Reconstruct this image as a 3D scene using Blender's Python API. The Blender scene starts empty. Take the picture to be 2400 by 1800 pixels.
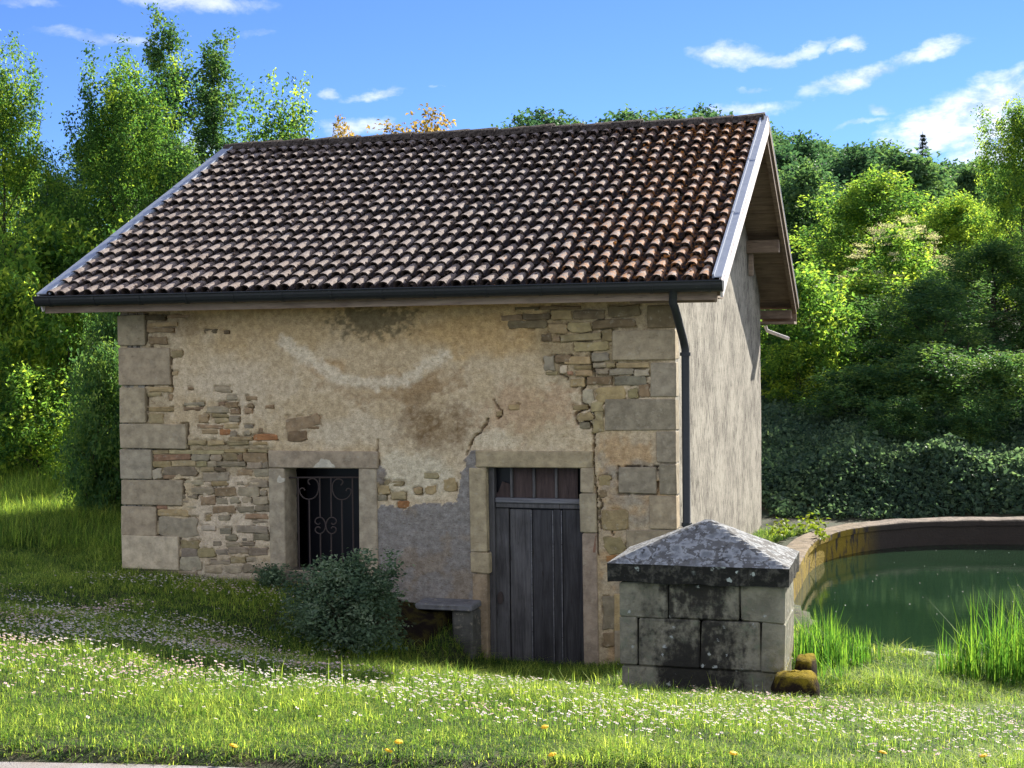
import bpy, math, random
import numpy as np
from mathutils import Vector, Matrix, Euler

random.seed(7)
RNG = np.random.default_rng(7)
SC = bpy.context.scene
COL = SC.collection

# ------------------------------------------------------------------ camera
F_PX, CAM = 3307.2, np.array([2.4201, -14.5122, 1.2853])
YAW, PITCH, ROLL = 0.2805, -0.0254, -0.0115


def cam_axes():
    cy, sy, cp, sp = math.cos(YAW), math.sin(YAW), math.cos(PITCH), math.sin(PITCH)
    right = np.array([cy, sy, 0.0]); fwd = np.array([-sy * cp, cy * cp, sp]); up = np.cross(right, fwd)
    cr, sr = math.cos(ROLL), math.sin(ROLL)
    return right * cr + up * sr, up * cr - right * sr, fwd


CR, CU, CF = cam_axes()
cam = bpy.data.cameras.new('camera')
cam.sensor_width = 36.0
cam.lens = F_PX / 2400 * 36
cam.clip_start, cam.clip_end = 0.1, 4000
co = bpy.data.objects.new('camera', cam)
COL.objects.link(co)
M = Matrix.Identity(4)
for i in range(3):
    M[i][0], M[i][1], M[i][2], M[i][3] = CR[i], CU[i], -CF[i], CAM[i]
co.matrix_world = M
SC.camera = co

# ------------------------------------------------------------------ light
SUN = Vector((1.0, 2.72, 1.64)).normalized()
SUN_ELEV = math.asin(SUN.z)
SUN_AZ = math.atan2(SUN.x, SUN.y)          # clockwise from +Y
EXPOSURE = 1.6
SUN_STRENGTH = 4.8
SKY_STRENGTH = 0.054

ld = bpy.data.lights.new('sun', 'SUN')
ld.energy, ld.angle, ld.color = SUN_STRENGTH, math.radians(0.5), (1.0, 0.94, 0.84)
lo = bpy.data.objects.new('sun', ld)
lo.rotation_euler = SUN.to_track_quat('Z', 'Y').to_euler()
lo.location = (20, 50, 40)
COL.objects.link(lo)

SC.view_settings.view_transform = 'Standard'
SC.view_settings.look = 'None'
SC.view_settings.exposure = EXPOSURE
SC.view_settings.gamma = 1.0
SC.view_settings.use_curve_mapping = False
SC.render.engine = 'CYCLES'
SC.cycles.max_bounces = 8
SC.cycles.diffuse_bounces = 6
SC.cycles.transmission_bounces = 4
SC.cycles.transparent_max_bounces = 6
SC.cycles.sample_clamp_indirect = 6


class NT:
    """tiny node-tree writer"""

    def __init__(self, tree):
        self.t = tree

    def n(self, kind, ins=None, **kw):
        nd = self.t.nodes.new(kind)
        for k, v in kw.items():
            setattr(nd, k, v)
        for k, v in (ins or {}).items():
            s = nd.inputs[k]
            if isinstance(v, bpy.types.NodeSocket):
                self.t.links.new(v, s)
            else:
                s.default_value = v
        return nd

    def mix(self, fac, a, b, blend='MIX'):
        nd = self.n('ShaderNodeMix', data_type='RGBA', blend_type=blend)
        for s, v in ((nd.inputs[0], fac), (nd.inputs[6], a), (nd.inputs[7], b)):
            if isinstance(v, bpy.types.NodeSocket):
                self.t.links.new(v, s)
            elif isinstance(v, (tuple, list)):
                s.default_value = (v[0], v[1], v[2], 1)
            else:
                s.default_value = v
        return nd.outputs[2]

    def math(self, op, a, b=0.0, clamp=False):
        nd = self.n('ShaderNodeMath', operation=op, use_clamp=clamp)
        for i, v in enumerate((a, b)):
            if isinstance(v, bpy.types.NodeSocket):
                self.t.links.new(v, nd.inputs[i])
            else:
                nd.inputs[i].default_value = v
        return nd.outputs[0]

    def smooth(self, v, lo, hi, a=0.0, b=1.0):
        nd = self.n('ShaderNodeMapRange', interpolation_type='SMOOTHSTEP')
        for k, x in (('Value', v), ('From Min', lo), ('From Max', hi), ('To Min', a), ('To Max', b)):
            if isinstance(x, bpy.types.NodeSocket):
                self.t.links.new(x, nd.inputs[k])
            else:
                nd.inputs[k].default_value = x
        return nd.outputs[0]

    def noise(self, vec, scale, detail=4, rough=0.55, dist=0.0, out='Fac'):
        nd = self.n('ShaderNodeTexNoise', {'Scale': scale, 'Detail': detail, 'Roughness': rough, 'Distortion': dist})
        if vec is not None:
            self.t.links.new(vec, nd.inputs['Vector'])
        return nd.outputs[0 if out == 'Fac' else 1]

    def scaled(self, vec, s):
        nd = self.n('ShaderNodeVectorMath', {1: tuple(s)}, operation='MULTIPLY')
        self.t.links.new(vec, nd.inputs[0])
        return nd.outputs[0]


# ------------------------------------------------------------------ sky
def pix_dir(px, py):
    d = CF + CR * (px - 1200) / F_PX - CU * (py - 900) / F_PX
    return d / np.linalg.norm(d)


def build_world():
    w = bpy.data.worlds.new('World')
    SC.world = w
    w.use_nodes = True
    t = w.node_tree
    t.nodes.clear()
    N = NT(t)
    sky = N.n('ShaderNodeTexSky', sky_type='NISHITA', sun_disc=False, sun_elevation=SUN_ELEV, sun_rotation=SUN_AZ,
              altitude=600, air_density=1.0, dust_density=0.0, ozone_density=4.0)
    tc = N.n('ShaderNodeTexCoord')
    g = tc.outputs['Generated']
    # clouds in azimuth/elevation space
    sep = N.n('ShaderNodeSeparateXYZ', {0: g})
    az = N.math('ARCTAN2', sep.outputs[0], sep.outputs[1])
    el = N.math('ARCSINE', sep.outputs[2])
    cmb = N.n('ShaderNodeCombineXYZ', {0: az, 1: el, 2: 0.0})
    uv = cmb.outputs[0]
    nz = N.noise(N.scaled(uv, (1, 2.2, 1)), 22, 8, 0.66, 0.3)
    nf = N.noise(N.scaled(uv, (1, 1.6, 1)), 45, 5, 0.6)
    wisp = N.noise(N.scaled(uv, (1, 5.0, 1)), 9, 5, 0.55, 0.4)
    tw = N.n('ShaderNodeSeparateXYZ', {0: N.noise(N.scaled(uv, (1, 1.5, 1)), 28, 6, 0.62, 0.0, 'Color')})
    azw = N.math('ADD', az, N.math('MULTIPLY', N.math('SUBTRACT', tw.outputs[0], 0.5), 0.045))
    elw = N.math('ADD', el, N.math('MULTIPLY', N.math('SUBTRACT', tw.outputs[1], 0.5), 0.022))
    warp = N.math('ADD', N.math('MULTIPLY', N.math('SUBTRACT', nz, 0.5), 2.2), N.math('MULTIPLY', N.math('SUBTRACT', nf, 0.5), 1.2))

    def blob(px, py, rx, ry, tilt=0.0, dens=1.0, soft=0.9):
        d = pix_dir(px, py)
        a0, e0 = math.atan2(d[0], d[1]), math.asin(d[2])
        s = 1 / F_PX
        da = N.math('SUBTRACT', azw, a0); de = N.math('SUBTRACT', elw, e0)
        c, sn = math.cos(tilt), math.sin(tilt)
        u = N.math('ADD', N.math('MULTIPLY', da, c / (rx * s)), N.math('MULTIPLY', de, sn / (rx * s)))
        v = N.math('ADD', N.math('MULTIPLY', da, -sn / (ry * s)), N.math('MULTIPLY', de, c / (ry * s)))
        r2 = N.math('ADD', N.math('MULTIPLY', u, u), N.math('MULTIPLY', v, v))
        q = N.math('SUBTRACT', 1.0, r2)
        q = N.math('ADD', q, warp)
        return N.math('MULTIPLY', N.smooth(q, -0.25, soft * 2.3), dens)
    blobs = [blob(1720, 125, 85, 26, -0.12, 0.95), blob(1800, 142, 90, 16, 0.0, 0.9), blob(1890, 128, 80, 14, 0.25, 0.8), blob(1990, 110, 48, 18, 0.3, 1.0),
             blob(2180, 122, 105, 22, 0.22, 0.95), blob(1985, 190, 120, 24, 0.24, 1.0), blob(1780, 213, 40, 9, 0.1, 0.6),
             blob(2330, 260, 140, 70, 0.25, 1.0, 0.6), blob(2200, 310, 130, 55, 0.1, 1.0, 0.6), blob(2420, 330, 200, 120, 0, 1.0, 0.6),
             blob(2340, 175, 60, 22, 0.3, 0.8), blob(2075, 256, 40, 14, 0, 0.8), blob(1735, 262, 130, 20, 0.02, 0.95), blob(2010, 290, 70, 8, 0.15, 0.6),
             blob(430, 5, 190, 24, -0.05, 0.85), blob(240, 85, 150, 14, -0.02, 0.55), blob(60, 10, 90, 12, 0, 0.4),
             blob(880, 217, 85, 13, 0.12, 0.75), blob(780, 218, 25, 12, 0, 0.7), blob(830, 300, 90, 26, 0.1, 0.9), blob(600, 75, 40, 8, 0, 0.25),
             blob(1030, 203, 12, 6, 0, 0.35), blob(420, 350, 200, 40, 0.0, 0.6)]
    m = blobs[0]
    for b in blobs[1:]:
        m = N.math('MAXIMUM', m, b)
    # unseen clouds around the view, made dense and bright to light the front wall
    front = N.math('MAXIMUM', N.smooth(az, 0.12, 0.5), N.smooth(az, -0.7, -1.1))
    rest = N.math('MULTIPLY', N.math('MULTIPLY', N.smooth(wisp, 0.40, 0.58), front), N.math('MULTIPLY', N.smooth(el, 0.02, 0.12), N.smooth(el, 1.0, 0.5, 0.06, 1.0)))
    hsv = N.n('ShaderNodeHueSaturation', {'Hue': 0.515, 'Saturation': 1.0, 'Value': 1.0, 'Color': sky.outputs[0]})
    under = N.smooth(nz, 0.3, 0.6)
    ccol = N.mix(under, (4.3, 4.8, 5.6), (8.6, 8.7, 8.8))
    ccol2 = N.mix(under, (8.5, 8.8, 9.4), (16.0, 15.6, 14.8))
    blue = N.mix(1.0, hsv.outputs[0], (0.52, 0.74, 1.08), 'MULTIPLY')
    c = N.mix(rest, N.mix(m, blue, ccol), ccol2)
    bg = N.n('ShaderNodeBackground', {'Color': c, 'Strength': SKY_STRENGTH})
    out = N.n('ShaderNodeOutputWorld')
    t.links.new(bg.outputs[0], out.inputs[0])


build_world()

# ------------------------------------------------------------------ mesh helpers
WL = {}                                     # world position of every parent


def link(o, parent=None, loc=None):
    COL.objects.link(o)
    if loc is None:
        loc = Vector(o.location)
    loc = Vector(loc)
    WL[o.name] = loc
    if parent is not None:
        o.parent = parent
        o.location = loc - WL[parent.name]
    else:
        o.location = loc
    return o


def raw_mesh(name, verts, faces, mats=(), smooth=False, attrs=None, mat_idx=None):
    """verts (N,3); faces = array (n,3|4) or list of lists / list of arrays"""
    me = bpy.data.meshes.new(name)
    V = np.asarray(verts, np.float32).reshape(-1, 3)
    if isinstance(faces, np.ndarray):
        faces = [faces]
    if faces and isinstance(faces[0], np.ndarray):
        loops = np.concatenate([f.ravel() for f in faces]).astype(np.int32)
        cnt = np.concatenate([np.full(len(f), f.shape[1]) for f in faces])
    else:
        loops = np.array([i for f in faces for i in f], np.int32)
        cnt = np.array([len(f) for f in faces])
    starts = (np.cumsum(cnt) - cnt).astype(np.int32)
    me.vertices.add(len(V)); me.vertices.foreach_set('co', V.ravel())
    me.loops.add(len(loops)); me.loops.foreach_set('vertex_index', loops)
    me.polygons.add(len(cnt)); me.polygons.foreach_set('loop_start', starts)
    if mat_idx is not None:
        me.polygons.foreach_set('material_index', np.asarray(mat_idx, np.int32))
    me.polygons.foreach_set('use_smooth', np.full(len(cnt), smooth))
    for m in mats:
        me.materials.append(m)
    for k, a in (attrs or {}).items():
        a = np.asarray(a, np.float32)
        if a.ndim == 1:
            at = me.attributes.new(k, 'FLOAT', 'POINT'); at.data.foreach_set('value', a)
        else:
            at = me.attributes.new(k, 'FLOAT_COLOR', 'POINT')
            at.data.foreach_set('color', np.concatenate([a, np.ones((len(a), 1), np.float32)], 1).ravel())
    me.update(calc_edges=True)
    me.validate(clean_customdata=False)
    return me


def obj(name, me, parent=None, loc=(0, 0, 0), rot=None, kind=None, color=None):
    o = bpy.data.objects.new(name, me)
    if rot is not None:
        o.rotation_euler = rot
    if color is not None:
        o.color = (*color, 1)
    link(o, parent, loc)
    if kind:
        o['kind'] = kind
    return o


def part(name, mb, mat, parent, smooth=False, color=None, kind=None, label=None):
    """link an MB, its origin at the centre of its bounds"""
    V = np.asarray(mb.v, float)
    c = (V.min(0) + V.max(0)) / 2
    me = raw_mesh(name, V - c, mb.f, [mat], smooth)
    o = obj(name, me, parent, c, color=color, kind=kind)
    if label:
        o['label'] = label
    return o


def empty(name, loc, label=None, cat=None, group=None, rotz=0.0):
    o = bpy.data.objects.new(name, None)
    o.empty_display_size = 0.2
    o.rotation_euler = (0, 0, rotz)
    link(o, None, loc)
    tag(o, label, cat, group)
    return o


def tag(o, label=None, cat=None, group=None, kind=None):
    for k, v in (('label', label), ('category', cat), ('group', group), ('kind', kind)):
        if v:
            o[k] = v
    return o


class MB:
    def __init__(self):
        self.v, self.f = [], []

    def add(self, vs, fs):
        b = len(self.v)
        self.v += [tuple(map(float, p)) for p in vs]
        self.f += [[i + b for i in f] for f in fs]
        return self

    def box(self, a, b):
        (x0, y0, z0), (x1, y1, z1) = a, b
        vs = [(x0, y0, z0), (x1, y0, z0), (x1, y1, z0), (x0, y1, z0), (x0, y0, z1), (x1, y0, z1), (x1, y1, z1), (x0, y1, z1)]
        return self.add(vs, [[0, 3, 2, 1], [4, 5, 6, 7], [0, 1, 5, 4], [1, 2, 6, 5], [2, 3, 7, 6], [3, 0, 4, 7]])

    def bbox(self, a, b, bev=0.01, jit=0.0, rnd=None):
        """box whose edges are chamfered, corners uneven: 24 verts, 44 tris"""
        a, b = np.array(a, float), np.array(b, float)
        r = rnd or random
        c = (a + b) / 2; h = (b - a) / 2
        J = {}
        for sx in (-1, 1):
            for sy in (-1, 1):
                for sz in (-1, 1):
                    J[sx, sy, sz] = np.array([r.uniform(-jit, jit) for _ in range(3)])
        vs, idx = [], {}
        for s in J:
            for ax in range(3):
                p = c + np.array(s) * h + J[s]
                for k in range(3):
                    if k != ax:
                        p[k] -= s[k] * min(bev, h[k] * 0.4)
                idx[s, ax] = len(vs); vs.append(p)
        fs = []
        for ax in range(3):
            o1, o2 = [k for k in range(3) if k != ax]
            for s in (-1, 1):
                q = []
                for (u, w) in ((-1, -1), (1, -1), (1, 1), (-1, 1)):
                    t = [0, 0, 0]; t[ax] = s; t[o1] = u; t[o2] = w
                    q.append(idx[tuple(t), ax])
                fs.append(q if (s > 0) == (ax != 1) else q[::-1])
        for ax in range(3):                          # edges along ax
            o1, o2 = [k for k in range(3) if k != ax]
            for u in (-1, 1):
                for w in (-1, 1):
                    t0 = [0, 0, 0]; t0[o1] = u; t0[o2] = w
                    t1 = list(t0); t0[ax] = -1; t1[ax] = 1
                    q = [idx[tuple(t0), o1], idx[tuple(t1), o1], idx[tuple(t1), o2], idx[tuple(t0), o2]]
                    fs.append(q if (u * w > 0) == (ax != 1) else q[::-1])
        for s in J:
            q = [idx[s, 0], idx[s, 1], idx[s, 2]]
            fs.append(q if s[0] * s[1] * s[2] > 0 else q[::-1])
        return self.add(vs, fs)

    def tube(self, path, r, n=8, caps=True):
        P = [np.array(p, float) for p in path]
        R = r if isinstance(r, (list, tuple, np.ndarray)) else [r] * len(P)
        rings = []
        ref = None
        for i, p in enumerate(P):
            d = (P[min(i + 1, len(P) - 1)] - P[max(i - 1, 0)])
            d = d / (np.linalg.norm(d) + 1e-9)
            if ref is None:
                ref = np.array([0, 0, 1.0]) if abs(d[2]) < 0.9 else np.array([1.0, 0, 0])
            a = np.cross(d, ref); a /= np.linalg.norm(a) + 1e-9
            b = np.cross(a, d)
            ref = b
            rings.append([p + R[i] * (a * math.cos(2 * math.pi * k / n) + b * math.sin(2 * math.pi * k / n)) for k in range(n)])
        vs = [q for ring in rings for q in ring]
        fs = [[i * n + k, i * n + (k + 1) % n, (i + 1) * n + (k + 1) % n, (i + 1) * n + k] for i in range(len(P) - 1) for k in range(n)]
        if caps:
            fs += [list(range(n)), [(len(P) - 1) * n + k for k in range(n)][::-1]]
        return self.add(vs, fs)

    def prism(self, poly, axis, lo, hi):
        """poly = 2D points in the other two axes, extruded along axis"""
        n = len(poly)

        def mk(p, t):
            q = list(p); q.insert(axis, t); return q
        vs = [mk(p, lo) for p in poly] + [mk(p, hi) for p in poly]
        return self.add(vs, [list(range(n))[::-1], list(range(n, 2 * n))] + [[i, (i + 1) % n, n + (i + 1) % n, n + i] for i in range(n)])


# ------------------------------------------------------------------ numpy noise
def _h(ix, iy, seed):
    n = (ix.astype(np.int64) * 374761393 + iy.astype(np.int64) * 668265263 + seed * 1442695041) & 0xFFFFFFFF
    n = ((n ^ (n >> 13)) * 1274126177) & 0xFFFFFFFF
    return ((n ^ (n >> 16)) & 0xFFFF) / 65535.0


def vnoise(x, y, seed=0):
    x, y = np.asarray(x, float), np.asarray(y, float)
    ix, iy = np.floor(x), np.floor(y)
    fx, fy = x - ix, y - iy
    fx, fy = fx * fx * (3 - 2 * fx), fy * fy * (3 - 2 * fy)
    a, b, c, d = _h(ix, iy, seed), _h(ix + 1, iy, seed), _h(ix, iy + 1, seed), _h(ix + 1, iy + 1, seed)
    return (a * (1 - fx) + b * fx) * (1 - fy) + (c * (1 - fx) + d * fx) * fy


def fbm(x, y, seed=0, oct=4, rough=0.5):
    s, a, t = 0, 1.0, 0
    for i in range(oct):
        s = s + a * vnoise(np.asarray(x) * 2 ** i, np.asarray(y) * 2 ** i, seed + i * 17); t += a; a *= rough
    return s / t


def sstep(v, lo, hi):
    t = np.clip((np.asarray(v, float) - lo) / (hi - lo), 0, 1)
    return t * t * (3 - 2 * t)


# rays of the photograph's camera meet the wall planes here: used to read off real sizes
def on_y(px, py, Y=0.0):
    d = CF + CR * (px - 1200) / F_PX - CU * (py - 900) / F_PX
    t = (Y - CAM[1]) / d[1]
    return CAM + d * t


def at_depth(px, d, py=900):
    q = CF + CR * (px - 1200) / F_PX - CU * (py - 900) / F_PX
    return CAM + q * d


def z_at(px, py, d):
    return float(at_depth(px, d, py)[2])


def to_px(P):
    v = np.asarray(P, float) - CAM
    d = v @ CF
    return 1200 + F_PX * (v @ CR) / d, 900 - F_PX * (v @ CU) / d


def ground_hit(px, py, z):
    d = CF + CR * (px - 1200) / F_PX - CU * (py - 900) / F_PX
    t = (z - CAM[2]) / d[2]
    return CAM + d * t


ROAD_A = ground_hit(0, 1788, -0.675)
ROAD_B = ground_hit(1040, 1798, -0.675)


def road_edge(x):
    return ROAD_A[1] + (ROAD_B[1] - ROAD_A[1]) / (ROAD_B[0] - ROAD_A[0]) * (x - ROAD_A[0])


# ------------------------------------------------------------------ ground height
GX = np.array([-200, -60, -12, -6.5, -4.5, -3.0, -2.45, -2.2, -0.9, -0.2, 1.0, 3.0, 6.0, 12, 60, 200.])
GT = [
    (-60, [-.4] * 16), (-16, [-.48] * 16), (-9.0, [-.60] * 16), (-8.2, [-.66] * 16),
    (-5.0, [-.85, -.85, -.85, -.87, -.92, -1.0, -1.05, -1.07, -1.10, -1.12, -1.16, -1.18, -1.16, -1.1, -1, -1]),
    (-3.0, [-1, -1, -1.0, -1.06, -1.22, -1.50, -1.60, -1.64, -1.66, -1.63, -1.60, -1.58, -1.5, -1.45, -1.3, -1]),
    (-1.5, [-1.1, -1.1, -1.1, -1.17, -1.33, -1.58, -1.80, -1.98, -2.02, -1.87, -1.68, -1.75, -1.78, -1.7, -1.5, -1]),
    (0.0, [-1.2, -1.2, -1.2, -1.29, -1.38, -1.46, -1.54, -2.12, -2.12, -2.0, -1.82, -1.86, -1.88, -1.8, -1.5, -1]),
    (0.5, [-1.2, -1.2, -1.2, -1.29, -1.38, -1.46, -1.54, -2.1, -2.1, -2.0, -1.84, -1.94, -1.96, -1.8, -1.5, -1]),
    (1.5, [-1.15, -1.15, -1.15, -1.25, -1.3, -1.4, -1.5, -1.8, -1.9, -1.85, -1.8, -2.25, -2.3, -1.8, -1.5, -1]),
    (5.0, [-.9, -.9, -.98, -1.2, -1.3, -1.5, -1.5, -1.6, -1.6, -1.6, -1.6, -2.4, -2.4, -1.6, -1.4, -1]),
    (9.4, [-.5, -.5, -.6, -.8, -1.0, -1.2, -1.3, -1.4, -1.55, -1.58, -1.58, -1.55, -1.5, -1.45, -1, -1]),
    (14, [.6, .6, .5, .3, .1, -.2, -.3, -.4, -.5, -.5, -.5, -.4, -.2, .3, 1.2, 1]),
    (22, [1.8, 1.8, 1.8, 1.8, 1.6, 1.5, 1.4, 1.3, 1.1, .9, .9, 1.0, 1.2, 2.0, 3.5, 3]),
    (40, [3, 3, 3, 3, 3, 3, 3, 3, 3.2, 3.2, 3.5, 4, 4.5, 5, 6, 5]),
    (80, [4, 4.5, 7, 7, 7, 7, 7, 7, 7, 7, 7, 7.5, 8, 8.5, 9, 8]),
    (155, [4, 17.5, 17.5, 17.5, 17.5, 17.5, 17.5, 17, 17, 17, 16.5, 16, 15.5, 15, 12, 9]),
    (200, [3, 16.5, 16.5, 16.5, 16.5, 16.5, 16.5, 16, 16, 16, 16, 15.5, 15.5, 15, 12, 9]),
    (900, [0] * 16)]
GY = np.array([r[0] for r in GT], float)
GZ = np.array([r[1] for r in GT], float)
PC, PA, PB, PN = np.array([4.5, 4.6]), 3.55, 4.1, 2.5
WATER_Z, RIM_Z = -1.86, -1.47


def _bil(x, y):
    i = np.clip(np.searchsorted(GX, x) - 1, 0, len(GX) - 2)
    j = np.clip(np.searchsorted(GY, y) - 1, 0, len(GY) - 2)
    u = np.clip((x - GX[i]) / (GX[i + 1] - GX[i]), 0, 1); v = np.clip((y - GY[j]) / (GY[j + 1] - GY[j]), 0, 1)
    return (GZ[j, i] * (1 - u) + GZ[j, i + 1] * u) * (1 - v) + (GZ[j + 1, i] * (1 - u) + GZ[j + 1, i + 1] * u) * v


def pond_r(x, y):
    return (np.abs((x - PC[0]) / (PA + 0.2)) ** PN + np.abs((y - PC[1]) / (PB + 0.2)) ** PN) ** (1 / PN)


def ground(x, y):
    x, y = np.asarray(x, float), np.asarray(y, float)
    s = 0
    for dx in (-.14, 0, .14):
        for dy in (-.3, 0, .3):
            s = s + _bil(x + dx, y + dy)
    s = s - 9 * .06 * sstep(road_edge(x) - y, -.16, -.02)
    z = s / 9 + ((fbm(x * 0.9, y * 0.9, 3, 3) - 0.5) * 0.06 + (fbm(x * 3, y * 3, 9, 2) - 0.5) * 0.025) * sstep(y - road_edge(x), .0, 1.5)
    far = sstep(y, 60, 130)
    z = z + far * (fbm(x / 30, y / 30, 5, 2) - 0.5) * 5
    inside = sstep(pond_r(x, y), 1.0, 0.97) * sstep(y, 0.6, 1.6)
    return z * (1 - inside) + np.minimum(z, -2.45) * inside


# ------------------------------------------------------------------ materials
def new_mat(name):
    m = bpy.data.materials.new(name)
    m.use_nodes = True
    t = m.node_tree
    t.nodes.clear()
    N = NT(t)
    out = N.n('ShaderNodeOutputMaterial')
    return m, N, out


def principled(N, out, col, rough=0.85, bump=None, bstr=0.3, bdist=0.01, spec=0.3, metal=0.0, extra=None):
    p = N.n('ShaderNodeBsdfPrincipled')
    for k, v in (('Base Color', col), ('Roughness', rough), ('Specular IOR Level', spec), ('Metallic', metal)):
        if isinstance(v, bpy.types.NodeSocket):
            N.t.links.new(v, p.inputs[k])
        elif isinstance(v, (tuple, list)):
            p.inputs[k].default_value = (*v[:3], 1)
        else:
            p.inputs[k].default_value = v
    if bump is not None:
        b = N.n('ShaderNodeBump', {'Strength': bstr, 'Distance': bdist, 'Height': bump})
        N.t.links.new(b.outputs[0], p.inputs['Normal'])
    N.t.links.new(p.outputs[0], out.inputs[0])
    return p


def pos(N):
    return N.n('ShaderNodeNewGeometry').outputs['Position']


def leaf_mat(name, cols, trans=0.45, spec=0.12, rough=0.62, var=0.25):
    """cols = dark / mid / light leaf pigment, picked by the leaf's own tint"""
    m, N, out = new_mat(name)
    at = N.n('ShaderNodeAttribute', attribute_name='tint')
    oi = N.n('ShaderNodeObjectInfo')
    ramp = N.n('ShaderNodeValToRGB')
    e = ramp.color_ramp.elements
    e[0].position, e[0].color = 0.0, (*cols[0], 1)
    e[1].position, e[1].color = 1.0, (*cols[2], 1)
    k = e.new(0.5); k.color = (*cols[1], 1)
    v = N.math('ADD', at.outputs['Fac'], N.math('MULTIPLY', N.math('SUBTRACT', oi.outputs['Random'], 0.5), var))
    N.t.links.new(v, ramp.inputs[0])
    c = ramp.outputs[0]
    p = N.n('ShaderNodeBsdfPrincipled', {'Base Color': c, 'Roughness': rough, 'Specular IOR Level': spec})
    tcol = N.mix(1.0, c, (1.9, 2.05, 1.3), 'MULTIPLY')
    tr = N.n('ShaderNodeBsdfTranslucent', {'Color': tcol})
    mx = N.n('ShaderNodeMixShader', {0: trans, 1: p.outputs[0], 2: tr.outputs[0]})
    N.t.links.new(mx.outputs[0], out.inputs[0])
    return m


MAT = {}


def build_mats():
    # ---- ground
    m, N, out = new_mat('soil_and_turf')
    P = pos(N)
    c = N.mix(N.smooth(N.noise(P, 6, 5), 0.4, 0.65), (0.022, 0.035, 0.010), (0.05, 0.042, 0.022))
    principled(N, out, c, 0.95, N.noise(P, 40, 5), 0.6, 0.03)
    MAT['soil'] = m
    m, N, out = new_mat('road_asphalt')
    P = pos(N)
    c = N.mix(N.noise(P, 120, 3), (0.16, 0.15, 0.145), (0.36, 0.33, 0.32))
    c = N.mix(N.smooth(N.noise(P, 3, 4), 0.45, 0.7), c, (0.2, 0.17, 0.14))
    principled(N, out, c, 0.9, N.noise(P, 150, 3), 0.8, 0.008)
    MAT['road'] = m
    # ---- front wall (pigment masks come from the wall itself)
    m, N, out = new_mat('old_lime_plaster')
    P = pos(N)
    at = N.n('ShaderNodeAttribute', attribute_name='pigment')
    n1 = N.noise(P, 14, 8, 0.65); n2 = N.noise(P, 60, 5, 0.6); n3 = N.noise(N.scaled(P, (1, 1, 2.4)), 28, 6, 0.7)
    c = N.mix(N.smooth(n1, 0.3, 0.72), N.mix(1.0, at.outputs['Color'], (0.74, 0.70, 0.66), 'MULTIPLY'), N.mix(1.0, at.outputs['Color'], (1.18, 1.17, 1.15), 'MULTIPLY'))
    c = N.mix(N.smooth(n3, 0.52, 0.72), c, N.mix(1.0, c, (0.58, 0.50, 0.42), 'MULTIPLY'))
    n4 = N.noise(P, 70, 5, 0.75)
    c = N.mix(N.smooth(n4, 0.38, 0.62), N.mix(1.0, c, (0.86, 0.85, 0.83), 'MULTIPLY'), N.mix(1.0, c, (1.08, 1.08, 1.07), 'MULTIPLY'))
    n5 = N.noise(N.scaled(P, (1, 1, 1.8)), 21, 5, 0.8)
    c = N.mix(N.smooth(n5, 0.60, 0.68, 0, 0.75), c, N.mix(1.0, c, (0.45, 0.37, 0.30), 'MULTIPLY'))
    c = N.mix(N.smooth(n2, 0.72, 0.82, 0, 0.7), c, (0.12, 0.095, 0.065))
    hgt = N.math('ADD', N.math('MULTIPLY', n1, 0.7), N.math('MULTIPLY', n2, 0.5))
    principled(N, out, c, 0.92, hgt, 0.75, 0.02, 0.15)
    MAT['plaster'] = m
    # ---- gable roughcast
    m, N, out = new_mat('grey_roughcast')
    P = pos(N)
    n1 = N.noise(P, 1.6, 5); n2 = N.noise(N.scaled(P, (1, 1, 0.17)), 34, 4, 0.7); n3 = N.noise(P, 60, 4)
    c = N.mix(N.smooth(n1, 0.35, 0.7), (0.35, 0.325, 0.27), (0.265, 0.245, 0.205))
    c = N.mix(N.smooth(N.math('ADD', n2, N.math('MULTIPLY', N.math('SUBTRACT', n1, 0.5), 0.25)), 0.50, 0.58, 0, 0.95), c, (0.075, 0.066, 0.053))
    c = N.mix(N.smooth(n3, 0.6, 0.75), c, (0.50, 0.45, 0.37))
    principled(N, out, c, 0.95, N.math('ADD', N.math('MULTIPLY', n3, 0.5), N.math('MULTIPLY', n2, -0.7)), 0.8, 0.02, 0.1)
    MAT['roughcast'] = m
    # ---- stones: pigment = object colour
    m, N, out = new_mat('weathered_sandstone')
    P = pos(N)
    oi = N.n('ShaderNodeObjectInfo')
    n1 = N.noise(P, 9, 7, 0.65); n2 = N.noise(N.scaled(P, (1, 1, 3)), 22, 6, 0.65); n3 = N.noise(P, 130, 3)
    c = N.mix(N.smooth(n1, 0.3, 0.72), N.mix(1.0, oi.outputs['Color'], (0.72, 0.70, 0.68), 'MULTIPLY'), N.mix(1.0, oi.outputs['Color'], (1.2, 1.18, 1.15), 'MULTIPLY'))
    c = N.mix(N.smooth(n2, 0.55, 0.75, 0, 0.7), c, N.mix(1.0, c, (0.6, 0.52, 0.42), 'MULTIPLY'))
    c = N.mix(N.smooth(N.noise(P, 17, 6, 0.7), 0.56, 0.68, 0, 0.55), c, (0.42, 0.37, 0.28))
    c = N.mix(N.smooth(n3, 0.68, 0.76, 0, 0.6), c, (0.07, 0.06, 0.05))
    principled(N, out, c, 0.92, N.math('ADD', n1, N.math('MULTIPLY', n3, 0.3)), 0.7, 0.015, 0.15)
    MAT['stone'] = m
    # ---- roof tiles
    m, N, out = new_mat('mossy_clay_tile')
    P = pos(N)
    sp = N.n('ShaderNodeSeparateXYZ', {0: P})
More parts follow.
